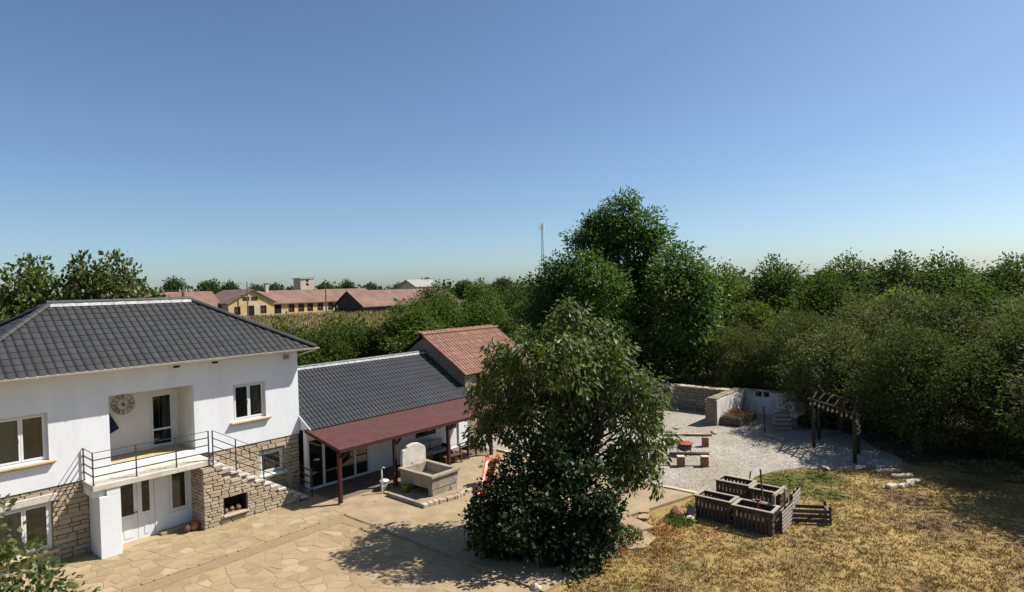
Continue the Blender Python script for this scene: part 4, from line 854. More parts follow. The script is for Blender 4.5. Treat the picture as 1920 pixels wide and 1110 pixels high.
# ------------------------------------------------------------------ fire place circle on the gravel
def stump(t_, x, y, h=0.46, s=0.30):
    g = MB()
    for q in range(3):
        for k in range(2):
            z0 = h/3*q; xa = x-s/2+s/2*k if q % 2 == 0 else x-s/2; 
            if q % 2 == 0: g2 = MB().box(xa+.004,xa+s/2-.004,y-s/2,y+s/2,z0+.003,z0+h/3-.003)
            else: ya = y-s/2+s/2*k; g2 = MB().box(x-s/2,x+s/2,ya+.004,ya+s/2-.004,z0+.003,z0+h/3-.003)
            g2.build('brick', REDBRICK, t_, bevel=.006)
    MB().box(x-s/2-.01,x+s/2+.01,y-s/2-.01,y+s/2+.01,h,h+.04).build('cap_slab', CONCRETE_PALE, t_, bevel=.008)
b1 = thing('log_bench', 'log bench on red brick piers behind the fire bowl', 'bench', (15.6,-9.8,-.055), math.atan2(-1.42,0.99)); stump(b1,-.87,0); stump(b1,.87,0); MB().tube([(-1.15,0,.575),(0,0.01,.57),(1.2,0,.57)],[.06,.065,.06],9).build('log', LOG, b1, smooth=True)
b2 = thing('log_bench', 'log bench on red brick piers in front of the fire bowl', 'bench', (12.62,-11.45,-.055), math.atan2(-.84,.6)); stump(b2,-.52,0,.44,.32); stump(b2,.52,0,.44,.32); MB().tube([(-1.0,0.22,.50),(-.2,0.19,.52),(.75,0.16,.52)],[.075,.085,.08],9).build('log', LOG, b2, smooth=True)
RUST = M('rusty_red_steel', (0.36,0.085,0.055), (0.27,0.07,0.05), 7, 0.6, 0.15)
fb = thing('fire_bowl', 'round red topped fire bowl on thin legs between the two log benches', 'fire bowl', (14.1,-10.35,-.055))
MB().lathe((0,0,0.56),[(.40,0),(.42,.01),(.42,.03),(.36,.045),(.05,.05)],24).build('lid', RUST, fb, smooth=True); MB().lathe((0,0,0.2),[(.12,0),(.26,.06),(.33,.18),(.36,.355)],20).build('bowl', STEEL, fb, smooth=True)
for a in (0.4,2.5,4.6): MB().bar((.33*math.cos(a),.33*math.sin(a),0),(.35*math.cos(a),.35*math.sin(a),.56),.035).build('leg', STEEL, fb)
def rock(name, label, cat, x, y, z, sx, sy, sz, mat, seed, parent=None):
    r_ = random.Random(seed); bm = bmesh.new(); bmesh.ops.create_icosphere(bm, subdivisions=2, radius=1)
    for v_ in bm.verts:
        k = 1+0.22*math.sin(3*v_.co.x+seed)*math.cos(2.3*v_.co.y+seed*2)+r_.uniform(-.08,.08); v_.co = Vector((v_.co.x*sx*k, v_.co.y*sy*k, max(-.35,v_.co.z)*sz*k+.3*sz))
    me = bpy.data.meshes.new(name); bm.to_mesh(me); bm.free(); me.materials.append(mat); o = link(name, me, parent, (x,y,z), (0,0,r_.random()*6))
    if label: tag(o, label, cat)
    return o
rock('flat_stone','pale flat stone on the gravel left behind the rear bench','stone',17.3,-8.5,-.03,.45,.2,.06,PALE_STONE,1); rock('flat_stone','pale flat stone on the gravel behind the middle of the rear bench','stone',18.05,-9.2,-.03,.5,.16,.05,PALE_STONE,2); rock('flat_stone','small dark-edged flat stone nearest to the whitewashed ruin','stone',19.0,-9.75,-.03,.42,.16,.06,CONCRETE,3)
rock('rubble_rock','reddish rock beside the pallet planters at the path','rock',6.75,-13.6,-.05,.36,.26,.26,M('red_rock',(0.36,0.17,0.10),(0.26,0.13,0.08),5,.9,.5,15),4); rock('rubble_rock','grey rounded rock leaning against the pallet planters','rock',6.95,-14.0,-.05,.2,.28,.3,STONE_GREY,5); rock('rubble_rock','small pale rock between the grey rock and the planter corner','rock',6.55,-14.1,-.05,.22,.18,.16,PALE_STONE,6)
rock('rubble_rock','pale rock at the bottom edge in front of the dark bush','rock',-0.45,-12.95,-.05,.22,.16,.16,PALE_STONE,7)
for i, (x, y) in enumerate([(15.55,-16.2),(16.4,-17.35),(16.95,-17.95)]): rock('kerb_stone',['pale flat kerb stone where lawn meets gravel, farthest left','pale flat kerb stone in the middle of the lawn edge','pale flat kerb stone near the corner of the lawn edge'][i],'stone',x,y,-.04,.3,.14,.1,PALE_STONE,20+i)
lb_ = ['long pale stone starting the white stone corner on the lawn','second long pale stone of the white stone corner on the lawn','pale stone at the point of the white stone corner on the lawn','pale block just left of the point of the white stone corner','pale block in the near arm of the white stone corner','pale block ending the near arm of the white stone corner']
for i, (x, y, sx, a) in enumerate([(16.55,-18.35,.5,.0),(16.05,-18.95,.42,.1),(15.62,-19.42,.3,.2),(15.2,-19.35,.28,.9),(14.8,-19.2,.26,.5),(14.4,-18.85,.24,.5)]):
    o = MB().box(-sx,sx,-.13,.13,-.03,.12+.03*(i%2)).build('kerb_stone', PALE_STONE, bevel=.04); o.location = (x,y,-.05); o.rotation_euler = (0,.03*(i%3-1),-0.9+a); tag(o, lb_[i], 'stone')

# ------------------------------------------------------------------ pallet planters
def planter(label, x0, y0, x1, y1, z1, seed, slats=9):
    """box of upright slats between rails; x0..x1 deep, y0..y1 long"""
    r_ = random.Random(seed); t_ = thing('pallet_planter', label, 'planter', ((x0+x1)/2,(y0+y1)/2,-.06), r_.uniform(-.02,.02), 'planter boxes made of pallets')
    dx, dy = (x1-x0)/2, (y1-y0)/2; z1 += .06
    for sx in (-1,1):
        for z in (.10,z1*.5,z1-.07): MB().box(sx*dx-.012,sx*dx+.012,-dy,dy,z-.045,z+.045).build('rail', GREYWOOD, t_)
        wd = 2*dy/slats
        for q in range(slats):
            y = -dy+wd*(q+.5); o = MB().box(-.009,.009,-wd*.36,wd*.36,.03,z1-.01).build('slat', GREYWOOD, t_); o.location = (sx*(dx+.0225),y,r_.uniform(-.015,.01)); o.rotation_euler = (r_.uniform(-.015,.015),0,0)
    for sy in (-1,1):
        for q in range(4):
            z = .12+(z1-.16)*q/3; MB().box(-dx+.013,dx-.013,sy*dy-.01,sy*dy+.01,z-.06,z+.06).build('end_board', GREYWOOD, t_)
    g = MB().wall(lambda u,v,n:(u,v,z1+.03+n), -dx-.05,dx+.05,-dy-.04,dy+.04,[(-dx+.06,dx-.06,-dy+.07,dy-.07)],.03); g.build('top_frame', LIGHTWOOD, t_)
    MB().box(-dx+.013,dx-.013,-dy+.012,dy-.012,.08,z1*.55).build('soil', SOIL, t_)
    return t_
planter('front left slatted pallet planter nearest the stone path', 7.1,-15.36,7.78,-14.1,.70,1)
planter('front right slatted pallet planter nearest the lawn', 6.95,-16.78,7.66,-15.5,.70,2)
planter('rear left slatted pallet planter on the gravel edge', 9.15,-15.25,9.85,-14.0,.70,3)
planter('rear right slatted pallet planter beside the tilted pallet', 8.95,-16.4,9.6,-15.35,.70,4,8)
def pallet(label, loc, rot, L=1.2, Wd=.95, mat=LIGHTWOOD):
    t_ = thing('wooden_pallet', label, 'pallet', loc, 0, 'loose pallets by the planters'); t_.rotation_euler = rot
    for k in range(6): MB().box(-L/2,L/2,-.011,.011,Wd*k/6+.02,Wd*(k+1)/6-.035).build('board', mat, t_)
    for x in (-L/2+.05,0,L/2-.05): MB().box(x-.045,x+.045,.0115,.10,.0,Wd).build('bearer', GREYWOOD, t_)
    for k in (0,5): MB().box(-L/2,L/2,.1005,.12,Wd*k/6+.02,Wd*(k+1)/6-.035).build('board', mat, t_)
    return t_
pallet('upright pallet closing the right side between front and rear planters', (8.0,-16.95,-.05), (.0,0,.02), 1.25, .72)
pallet('taller upright pallet standing behind the right planters', (9.15,-16.85,-.05), (.05,0,.05), 1.0, .92)
fr_ = thing('timber_frame', 'open pale timber frame standing over the right planters', 'frame', (8.3,-16.35,-.05))
for x in (-.55,.55): MB().bar((x,-.25,0),(x,-.25,1.12),.07).build('upright', LIGHTWOOD, fr_)
MB().bar((-.62,-.25,1.08),(.62,-.25,1.08),.08).build('top_rail', LIGHTWOOD, fr_); MB().bar((-.6,-.25,.75),(-.6,.45,.78),.08).build('side_rail', LIGHTWOOD, fr_)
tag(MB().bar((8.7,-15.9,-.05),(8.65,-15.85,1.55),.05).build('garden_stake', GREYWOOD), 'tall thin wooden stake sticking up among the pallet planters', 'stake')
tag(MB().bar((9.95,-14.85,-.05),(10.15,-14.95,.95),.035).build('garden_stake', GREYWOOD), 'short leaning stick behind the rear left planter', 'stake')
rp = thing('red_pump', 'small red hand tool standing in the front right planter', 'tool', (7.35,-16.2,.33)); MB().tube([(0,0,0),(0,0,.55)],.03,8).build('shaft', RUST, rp); MB().box(-.03,.03,-.09,.09,.55,.6).build('grip', RUST, rp, bevel=.01)
cr = thing('log_crate', 'small low grey timber crate standing alone right of the planters', 'crate', (9.0,-17.3,-.06), -1.05)
for x, y, h in ((-.62,-.28,.72),(.62,-.28,.62),(.62,.28,.62),(-.62,.28,.7)): MB().box(x-.035,x+.035,y-.035,y+.035,0,h).build('post', GREYWOOD, cr)
for sy in (-1,1):
    for z in (.1,.26,.42): MB().box(-.6,.6,sy*.24-.012,sy*.24+.012,z-.055,z+.055).build('board', GREYWOOD, cr)
for z in (.1,.26,.42): MB().box(.572,.596,-.22,.22,z-.055,z+.055).build('board', LIGHTWOOD, cr)
MB().bar((-.5,-.3,.02),(.35,-.27,.34),.04).build('brace', GREYWOOD, cr)

# ------------------------------------------------------------------ whitewashed ruin, boundary wall, pergola
ruin = thing('ruined_wall', 'low L-shaped whitewashed ruin wall with brick end and two small openings', 'wall')
rw = MB().wall(FY(-9.22), 20.7, 25.0, -.05, 1.40, [], .72); o = rw.build('side_wall', OLDWHITE, ruin)
MB().box(20.72,20.76,-9.2,-8.52,0,1.38).build('end_core', MORTAR, ruin); rubble(o, (20.70,-8.5,-.04), -math.pi/2, .7, 1.44, M('weathered_brick', (0.30,0.2,0.15), (0.2,0.14,0.11), 7, .92, .4, 30, isl=[(0.30,0.19,0.14),(0.36,0.30,0.23),(0.24,0.16,0.12)]), rows=(.08,.13), lens=(.16,.34), depth=.07, limit=60, name='brick')
rubble(o, (20.72,-9.18,1.40), 0, 4.2, .1, STONE_GREY, rows=(.07,.1), lens=(.25,.5), depth=.6, limit=20)
ow = []
for s_ in o.children:
    if s_.location.z > 1.39: s_.location.y += .3
MB().wall(FX(25.0), -12.3, -9.221, -.05, 1.36, [(-10.25,-9.85,1.03,1.34),(-10.68,-10.34,1.03,1.34)], .4).build('back_wall', OLDWHITE, ruin)
q_ = part('broken_end', ruin); rubble(q_, (24.98,-12.28,-.04), -math.pi/2, .5, 1.0, PALE_STONE, rows=(.1,.17), lens=(.2,.45), depth=.3, limit=30)
MB().box(24.9,25.45,-12.3,-9.0,1.365,1.42).build('coping', STONE_GREY, ruin)
bnd = thing('boundary_wall', 'low dark field stone wall behind the gravel yard under the big tree', 'wall'); MB().box(24.0,24.4,-8.5,9,-.06,1.38).build('core', MORTAR, bnd)
rubble(bnd, (23.97,0.0,-.05), -math.pi/2, 8.4, 1.42, STONE_GREY, rows=(.14,.24), lens=(.25,.6), depth=.08, limit=240)
for i in range(16): y = -8.2+.56*i; MB().box(23.86,24.5,y-.27,y+.27,1.384,1.45+rnd.uniform(0,.04)).build('coping_stone', PALE_STONE, bnd, bevel=.02)
bx = thing('raised_bed', 'brick edged raised bed with rusty dry plants in the ruin corner', 'planter', (22.4,-9.85,-.05)); MB().box(-1.4,1.2,-.55,.6,0,.48).build('bed_wall', M('brown_bed_wall', (0.16,0.10,0.065), (0.10,0.065,0.045), 5, .95, .4, 20), bx, bevel=.02); MB().box(-1.3,1.1,-.46,.5,.481,.52).build('soil', SOIL, bx)
tag(MB().bar((20.36,-11.98,-.05),(20.33,-11.95,1.42),.07).build('fence_post', GREYWOOD), 'single thin wooden post standing in front of the ruin', 'post')
tag(MB().bar((19.9,-12.1,.03),(19.2,-13.35,.03),.22,.14).build('timber_beam', LIGHTWOOD), 'long pale timber beam lying on the gravel before the crate stack', 'beam')
st = thing('crate_stack', 'stack of pale slatted crates in shade right of the ruin', 'crates', (22.0,-12.35,-.05), .5)
for k in range(4):
    for sx in (-1,1): MB().box(sx*.4-.01,sx*.4+.01,-.4,.4,.02+.24*k,.20+.24*k).build('board', LIGHTWOOD, st); MB().box(-.388,.388,sx*.4-.01,sx*.4+.01,.02+.24*k,.20+.24*k).build('board', LIGHTWOOD, st)
MB().box(-.42,.42,-.42,.42,.97,1.0).build('lid', LIGHTWOOD, st)
POLE = M('dark_pole_wood', (0.085,0.060,0.042), (0.05,0.036,0.026), 7, .95, .5, 30)
pg = thing('pergola', 'rustic pole pergola hung with small pale gourds under the dark trees', 'pergola')
P4 = [(18.98,-14.81,2.2),(17.18,-16.99,2.1),(20.7,-14.6,2.35),(18.95,-16.75,2.25)]
for x, y, h in P4: MB().tube([(x,y,-.06),(x+.03,y,1.1),(x,y,h)],[.085,.075,.07],8).build('post', POLE, pg, smooth=True)
def pole(a, b, r_=.055): MB().tube([a,((a[0]+b[0])/2,(a[1]+b[1])/2,(a[2]+b[2])/2+.03),b],r_,7).build('pole', POLE, pg, smooth=True)
pole((19.25,-14.5,2.26),(16.9,-17.3,2.14)); pole((20.9,-14.35,2.4),(18.75,-17.0,2.3)); pole((18.7,-14.85,2.31),(20.95,-14.55,2.48)); pole((16.9,-17.02,2.2),(19.2,-16.7,2.37))
for k in range(1,5): f_ = k/5; pole((18.98-1.8*f_-.2,-14.81-2.18*f_+.1,2.31-.1*f_),(20.85-1.75*f_,-14.6-2.15*f_,2.47-.1*f_),.035)
GOURD = M('pale_gourd', (0.42,0.39,0.32), (0.34,0.30,0.24), 5, .6)
for k in range(11):
    f_ = .04+.92*k/10; x, y = 19.2-2.25*f_, -14.55-2.68*f_; l = .10+.16*rnd.random(); MB().lathe((x,y,2.2-.12*f_-l),[(.012,.14),(.03,.1),(.03,.08),(.06,.04),(.05,-.02),(.015,-.045)][::-1],9).tube([(x,y,2.2-.12*f_),(x,y,2.33-.12*f_-l)],.005,4).build('gourd', GOURD, pg, smooth=True)
hg = MB()
for k in range(7): hg.lathe((16.98+.05*math.sin(k*2.1),-17.22+.05*math.cos(k*2.1),1.75-.07*k),[(.01,-.04),(.05,0),(.01,.05)],8)
hg.tube([(16.98,-17.22,2.12),(16.98,-17.22,1.3)],.006,4); hg.build('hanging_ornament', GOURD, pg)
# ------------------------------------------------------------------ vegetation
def unit(a): return a/np.maximum(1e-9, np.linalg.norm(a, axis=-1, keepdims=True))
def quad_leaves(name, P, D, L, wr, mat, parent=None, fold=0.12, rng=RNG, lift=0.9):
    """one bent four-sided leaf per point; D = direction of the midrib"""
    n_ = len(P); S_ = unit(np.cross(D, rng.normal(size=(n_,3))*0.75+np.array([0.25,-0.3,1.0])*lift)); Nn = np.cross(D, S_); L = L[:,None]
    V = np.empty((n_,4,3)); V[:,0] = P; V[:,1] = P+D*L*0.45+S_*L*wr*0.5+Nn*L*fold; V[:,2] = P+D*L-Nn*L*fold*0.5; V[:,3] = P+D*L*0.45-S_*L*wr*0.5+Nn*L*fold
    me = bpy.data.meshes.new(name); me.vertices.add(n_*4); me.vertices.foreach_set('co', V.reshape(-1))
    me.loops.add(n_*4); me.loops.foreach_set('vertex_index', np.arange(n_*4, dtype=np.int32)); me.polygons.add(n_); me.polygons.foreach_set('loop_start', np.arange(0,n_*4,4,dtype=np.int32)); me.polygons.foreach_set('loop_total', np.full(n_,4,dtype=np.int32))
    me.update(); me.validate(); me.materials.append(mat); return link(name, me, parent)
def crown_leaves(lobes, clumps, per, csize, leaf, droop=0.35, out=0.7, shell=0.55, wild=0.18, rng=RNG, flat=.75):
    """lobes: (cx,cy,cz,rx,ry,rz). Leaves gather in clumps spread through each lobe, most near its surface."""
    lobes = np.array(lobes, float); wt = (lobes[:,3]*lobes[:,4]+lobes[:,3]*lobes[:,5]+lobes[:,4]*lobes[:,5]); wt /= wt.sum()
    idx = rng.choice(len(lobes), clumps, p=wt); d = unit(rng.normal(size=(clumps,3))); ph = rng.random((len(lobes),6))*6.28
    bump = 1+0.16*np.sin(4.1*d[:,0]+ph[idx,0])*np.cos(3.7*d[:,1]+ph[idx,1])+0.13*np.sin(6.3*d[:,2]+ph[idx,2]+4.9*d[:,0])+0.08*np.sin(11*d[:,1]+ph[idx,3])*np.sin(9*d[:,2]+ph[idx,4])
    rr = (shell+(1-shell)*rng.random(clumps)**0.45)*bump
    w_ = rng.random(clumps) < wild; rr[w_] *= 1+0.26*rng.random(w_.sum())
    C = lobes[idx,:3]+d*lobes[idx,3:6]*rr[:,None]
    k = rng.poisson(per, clumps).clip(2); ci = np.repeat(np.arange(clumps), k); n_ = len(ci)
    sz = csize*(0.6+0.8*rng.random(clumps))
    off = unit(rng.normal(size=(n_,3)))*(rng.random((n_,1))**0.42)*np.array([1,1,flat])*sz[ci][:,None]*1.75; P = C[ci]+off
    D = unit(d[ci]*out+unit(off+1e-6)*0.7+rng.normal(size=(n_,3))*0.45+np.array([0,0,-droop])); L = leaf*(0.6+0.8*rng.random(n_))
    return P, D, L, C
def limbs(mb, base, targets, r_, fork, rng=rnd, sides=7, mid=2.0):
    """tapered trunk to `fork`, then one wandering limb to each target"""
    b = Vector(base); f = Vector(fork); w_ = [b+(f-b)*q+Vector((rng.uniform(-.06,.06),rng.uniform(-.06,.06),0))*(q*(1-q)*4)*r_*6 for q in (0,.25,.5,.75,1)]
    mb.tube(w_, [r_*1.25,r_,r_*.9,r_*.82,r_*.72], 9)
    for t_ in targets:
        t_ = Vector(t_); L = (t_-f).length; s0 = w_[rng.choice((2,3,4))]; pts = []
        for q in (0,.2,.45,.7,1): p = s0+(t_-s0)*q; p.z += math.sin(q*math.pi)*L*0.10; pts.append(p+Vector((rng.uniform(-1,1),rng.uniform(-1,1),rng.uniform(-.6,.6)))*L*0.05*(q > 0 and q < 1))
        rr = r_*rng.uniform(.3,.5); mb.tube(pts, [rr,rr*.8,rr*.55,rr*.35,rr*.12], sides, cap=False)
        for _ in range(3):
            q = rng.uniform(.35,.9); i = min(3,int(q*4)); a = pts[i]; e = a+(t_-f).normalized()*L*.2+Vector((rng.uniform(-1,1),rng.uniform(-1,1),rng.uniform(-.2,1)))*L*.13
            mb.tube([a,(a+e)/2+Vector((0,0,.05*L)),e],[rr*.3,rr*.2,rr*.06],5,cap=False)
def make_tree(name, label, cat, base, lobes, clumps, per, csize, leaf, mat, trunk=0.18, bark=BARK, wr=0.5, fork=None, group=None, rng=None, nlimb=10, **kw):
    """lobes are relative to the base"""
    rng = rng or RNG; t_ = thing(name, label, cat, base, 0, group); P, D, L, C = crown_leaves(lobes, clumps, per, csize, leaf, rng=rng, **kw)
    quad_leaves('crown', P, D, L, wr, mat, t_, rng=rng); g = MB(); lo_ = min(l[2]-l[5] for l in lobes); f = fork or (0,0,max(.5, lo_+0.6))
    tg = [tuple(C[i]) for i in rng.choice(len(C), min(nlimb,len(C)), replace=False)]+[(l[0],l[1],l[2]+l[5]*.5) for l in lobes]
    limbs(g, (0,0,-.1), tg, trunk, f); g.build('trunk', bark, t_, smooth=True); return t_

# ---- the cherry tree in the middle of the picture: long drooping leaves
cherry_base = (3.55,-11.45,-0.05)
lob = [(-0.05, -0.04, 7.23, 0.46, 0.46, 0.44), (-0.04, 0.67, 6.65, 0.64, 0.64, 0.6), (0.73, -0.18, 6.7, 0.67, 0.67, 0.64), (-1.69, 0.52, 6.12, 0.67, 0.67, 0.64), (-1.13, -0.64, 5.89, 0.99, 0.99, 0.94), (0.51, -1.08, 5.89, 0.88, 0.88, 0.84), (-2.01, 1.4, 6.0, 0.49, 0.49, 0.47), (-1.02, 2.39, 5.24, 0.71, 0.71, 0.67), (-0.5, 1.32, 4.89, 0.92, 0.92, 0.87), (0.31, 0.04, 4.62, 1.16, 1.16, 1.11), (1.16, -1.09, 4.71, 1.02, 1.02, 0.97), (-1.58, 2.44, 4.23, 0.6, 0.6, 0.57), (0.9, -2.43, 4.71, 0.64, 0.64, 0.6), (-1.63, 1.62, 3.77, 0.67, 0.67, 0.64), (-1.36, 0.22, 3.83, 0.78, 0.78, 0.74), (1.14, 0.3, 3.56, 0.88, 0.88, 0.84), (0.48, -2.28, 3.35, 0.88, 0.88, 0.84), (2.37, -1.44, 3.56, 0.53, 0.53, 0.5), (0.22, -1.92, 2.47, 0.71, 0.71, 0.67), (1.99, -1.54, 2.36, 0.53, 0.53, 0.5), (-2.35, 2.04, 4.89, 0.35, 0.35, 0.34), (-0.22, -0.12, 7.62, 0.28, 0.28, 0.27), (2.62, -1.64, 4.09, 0.32, 0.32, 0.3), (0.8, -2.82, 1.92, 0.32, 0.32, 0.3), (-2.89, 1.57, 3.65, 0.32, 0.32, 0.3), (2.09, -0.75, 1.74, 0.42, 0.42, 0.4)]
make_tree('cherry_tree', 'large green cherry tree with drooping leaves in the middle of the yard', 'tree', cherry_base, lob, 1500, 13, 0.16, 0.19, L_FRONT, trunk=0.15, wr=0.38, fork=(0.05,-.05,2.5), droop=0.95, out=0.4, shell=0.45, wild=0.3, nlimb=40)
# ---- dark round bush in front of it
lob = [(0.67, 0.57, 2.61, 1.01, 1.01, 0.96), (1.27, -0.23, 2.84, 0.89, 0.89, 0.84), (0.7, -1.85, 2.31, 0.84, 0.84, 0.8), (-0.75, 0.65, 2.08, 0.89, 0.89, 0.84), (-1.49, 0.71, 1.16, 0.8, 0.8, 0.76), (-0.55, 0.11, 1.39, 1.38, 1.38, 1.31), (0.88, -0.67, 1.47, 1.38, 1.38, 1.31), (0.87, -1.91, 1.16, 0.8, 0.8, 0.76), (0.28, 0.22, 0.47, 1.1, 1.1, 1.05), (0.21, -1.46, 0.47, 1.01, 1.01, 0.96), (1.03, -2.07, 1.7, 0.55, 0.55, 0.52), (1.95, -1.36, 0.63, 0.52, 0.52, 0.49), (-1.08, 0.96, 0.55, 0.61, 0.61, 0.58), (0.45, -0.74, -0.14, 0.58, 0.58, 0.55), (-0.26, 0.56, 0.09, 0.61, 0.61, 0.58), (-0.17, 0.13, 3.15, 0.55, 0.55, 0.52), (0.26, -0.61, 3.3, 0.46, 0.46, 0.44), (-1.84, 0.81, 1.7, 0.46, 0.46, 0.44)]
make_tree('lilac_bush', 'dense dark green rounded bush in front of the cherry tree', 'bush', (1.3,-11.6,-0.05), [(a*.9,b*.9,c*.97,d*.93,e*.93,f*.95) for a,b,c,d,e,f in lob], 1600, 14, 0.16, 0.13, L_BUSH, trunk=0.06, wr=0.72, fork=(0,0,.5), droop=0.2, out=0.5, shell=0.45, wild=0.12, nlimb=20)
# ---- the big tree behind the gravel yard
lob = [(1.0, 1.14, 13.52, 1.27, 1.27, 1.21), (0.08, 2.18, 12.64, 1.19, 1.19, 1.13), (0.47, 1.73, 11.85, 1.75, 1.75, 1.66), (2.23, -0.27, 12.56, 1.35, 1.35, 1.28), (1.39, 0.69, 10.58, 2.14, 2.14, 2.04), (2.45, -1.28, 11.25, 1.27, 1.27, 1.21), (-1.08, 2.75, 11.37, 1.35, 1.35, 1.28), (-3.22, 1.4, 9.15, 1.67, 1.67, 1.58), (-3.89, 2.92, 8.08, 1.67, 1.67, 1.58), (-3.54, -0.2, 7.4, 1.98, 1.98, 1.89), (-4.67, 1.08, 5.89, 1.98, 1.98, 1.89), (-3.15, -0.65, 4.62, 1.98, 1.98, 1.89), (-3.92, 4.48, 7.08, 1.27, 1.27, 1.21), (-4.19, 4.78, 5.42, 1.27, 1.27, 1.21), (-3.95, 2.24, 3.51, 1.75, 1.75, 1.66), (-4.55, 5.19, 8.16, 0.87, 0.87, 0.83), (-3.61, 4.12, 9.35, 1.03, 1.03, 0.98), (1.11, -4.3, 9.47, 1.51, 1.51, 1.43), (-0.52, -4.26, 7.96, 1.67, 1.67, 1.58), (1.03, -5.43, 7.4, 1.67, 1.67, 1.58), (0.08, -4.94, 5.18, 1.91, 1.91, 1.81), (2.03, -5.35, 5.5, 1.11, 1.11, 1.06), (1.64, -4.9, 3.11, 1.51, 1.51, 1.43), (0.16, -3.98, 2.48, 1.75, 1.75, 1.66), (2.46, -5.08, 8.47, 0.87, 0.87, 0.83), (2.32, -5.68, 3.91, 0.71, 0.71, 0.68), (2.05, 1.0, 7.08, 1.98, 1.98, 1.89), (1.65, 0.39, 3.91, 1.98, 1.98, 1.89), (0.65, -0.75, 1.05, 1.67, 1.67, 1.58), (-1.16, 0.57, 1.45, 1.75, 1.75, 1.66), (1.52, 0.54, 14.55, 0.64, 0.64, 0.6), (-4.71, 5.37, 6.49, 0.79, 0.79, 0.75)]
lob += [(2.05, 1.0, 7.08, 2.38, 2.38, 2.26), (1.65, 0.39, 3.91, 2.38, 2.38, 2.26), (1.18, -1.34, 5.5, 1.83, 1.83, 1.73), (0.75, 0.66, 5.5, 1.75, 1.75, 1.66), (1.67, -0.39, 8.47, 1.59, 1.59, 1.51), (1.31, -1.49, 2.32, 1.59, 1.59, 1.51)]
make_tree('ash_tree', 'very tall dense green tree rising behind the stone boundary wall', 'tree', (26.3,-.1,-.05), [(a*.92,b*.92,c,d*.94,e*.94,f*.97) for a,b,c,d,e,f in lob], 3600, 28, 0.38, 0.25, L_BIG, trunk=0.38, wr=0.5, fork=(0,0,3.2), droop=0.5, out=0.55, shell=0.62, wild=0.3, nlimb=24, flat=.7)

# ---- prototypes for the woods
def proto(name, seed, H, R_, mat, leaf, clumps, per, csize, bark=BARK, low=0.15, wr=0.5, **kw):
    r_ = random.Random(seed); rg = np.random.default_rng(seed); lo_ = []
    for i in range(17):
        a = 2.4*i+r_.uniform(-.4,.4); f_ = i/16; z = H*(low+.16+(.86-low-.16)*f_); env = math.sin(math.pi*min(1,(f_*.78+.22)))**.6; q = env*r_.uniform(.45,.72); s_ = R_*r_.uniform(.27,.42)*(1.1-.25*f_)
        lo_.append((R_*q*math.cos(a), R_*q*math.sin(a), z, s_, s_, s_*r_.uniform(.75,1.05)))
    lo_.append((0,0,H*.5,R_*.55,R_*.55,H*.3))
    return dict(lobes=lo_, clumps=clumps, per=per, csize=csize, leaf=leaf, mat=mat, rng=rg, bark=bark, wr=wr, kw=kw, H=H, R=R_)
L_SHRUB = leaf_mat('shrub_leaves', [(0.040,0.064,0.014),(0.064,0.090,0.019),(0.050,0.076,0.016),(0.090,0.112,0.027)], 0.32, 0.1, 0.6)
PROTO = {}
def plant(key, name, label, cat, x, y, s=1.0, rz=0.0, sz=None, group=None, z=None):
    p = PROTO[key]; zz = ground_z(x,y) if z is None else z
    if 'obj' not in p:
        p['obj'] = make_tree(name, label, cat, (x,y,zz), p['lobes'], p['clumps'], p['per'], p['csize'], p['leaf'], p['mat'], trunk=p['R']*.05, bark=p['bark'], wr=p['wr'], group=group, rng=p['rng'], nlimb=16, **p['kw']); o = p['obj']; o.rotation_euler = (0,0,rz); o.scale = (s,s,sz or s)
    else:
        o = copy_tree(p['obj'], None, label, (x,y,zz), rz, (s,s,sz or s)); o.name = name
        if group: o['group'] = group
    return o
PROTO['olive1'] = proto('o1', 3, 6.8, 4.0, L_OLIVE, .15, 2100, 13, .26, low=-.05, wr=.42, shell=.5, droop=.1, out=.6, wild=.3)
PROTO['olive2'] = proto('o2', 8, 6.6, 3.8, L_OLIVE, .15, 2000, 13, .26, low=-.08, wr=.42, shell=.5, droop=.15, out=.6, wild=.3)
PROTO['olive3'] = proto('o3', 15, 7.2, 4.0, L_DARK, .15, 2100, 13, .26, low=.16, wr=.42, shell=.5, droop=.15, out=.6, wild=.3)
PROTO['olive4'] = proto('o4', 44, 7.4, 3.9, L_OLIVE, .17, 1900, 13, .30, low=.16, wr=.5, shell=.5, droop=.3, out=.6, wild=.3)
PROTO['wood1'] = proto('w1', 21, 10.0, 4.3, L_WOOD, .25, 1500, 14, .40, low=.1, shell=.55, wild=.28)
PROTO['wood2'] = proto('w2', 34, 10.0, 4.0, L_WOOD, .25, 1500, 14, .36, low=.1, shell=.55, wild=.3)
PROTO['lime1'] = proto('l1', 55, 8.0, 3.6, L_LIME, .22, 1400, 14, .34, low=.05, shell=.55, wild=.25)
PROTO['mulb'] = proto('m1', 67, 9.5, 2.4, L_LEFT, .26, 420, 15, .30, low=.1, shell=.5, wild=.35, wr=.65)
PROTO['shrub'] = proto('s1', 71, 4.2, 2.6, L_SHRUB, .17, 1000, 13, .26, low=-.1, shell=.5, wild=.2)
PROTO['far'] = proto('f1', 90, 9.0, 5.0, L_FAR, .7, 420, 10, .7, low=-.05, shell=.5, wild=.25, wr=.7)
PROTO['far2'] = proto('f2', 97, 8.0, 5.5, L_FAR, .7, 420, 10, .75, low=-.1, shell=.5, wild=.2, wr=.7)
ORD = ['first','second','third','fourth','fifth','sixth','seventh','eighth','ninth','tenth','eleventh','twelfth']
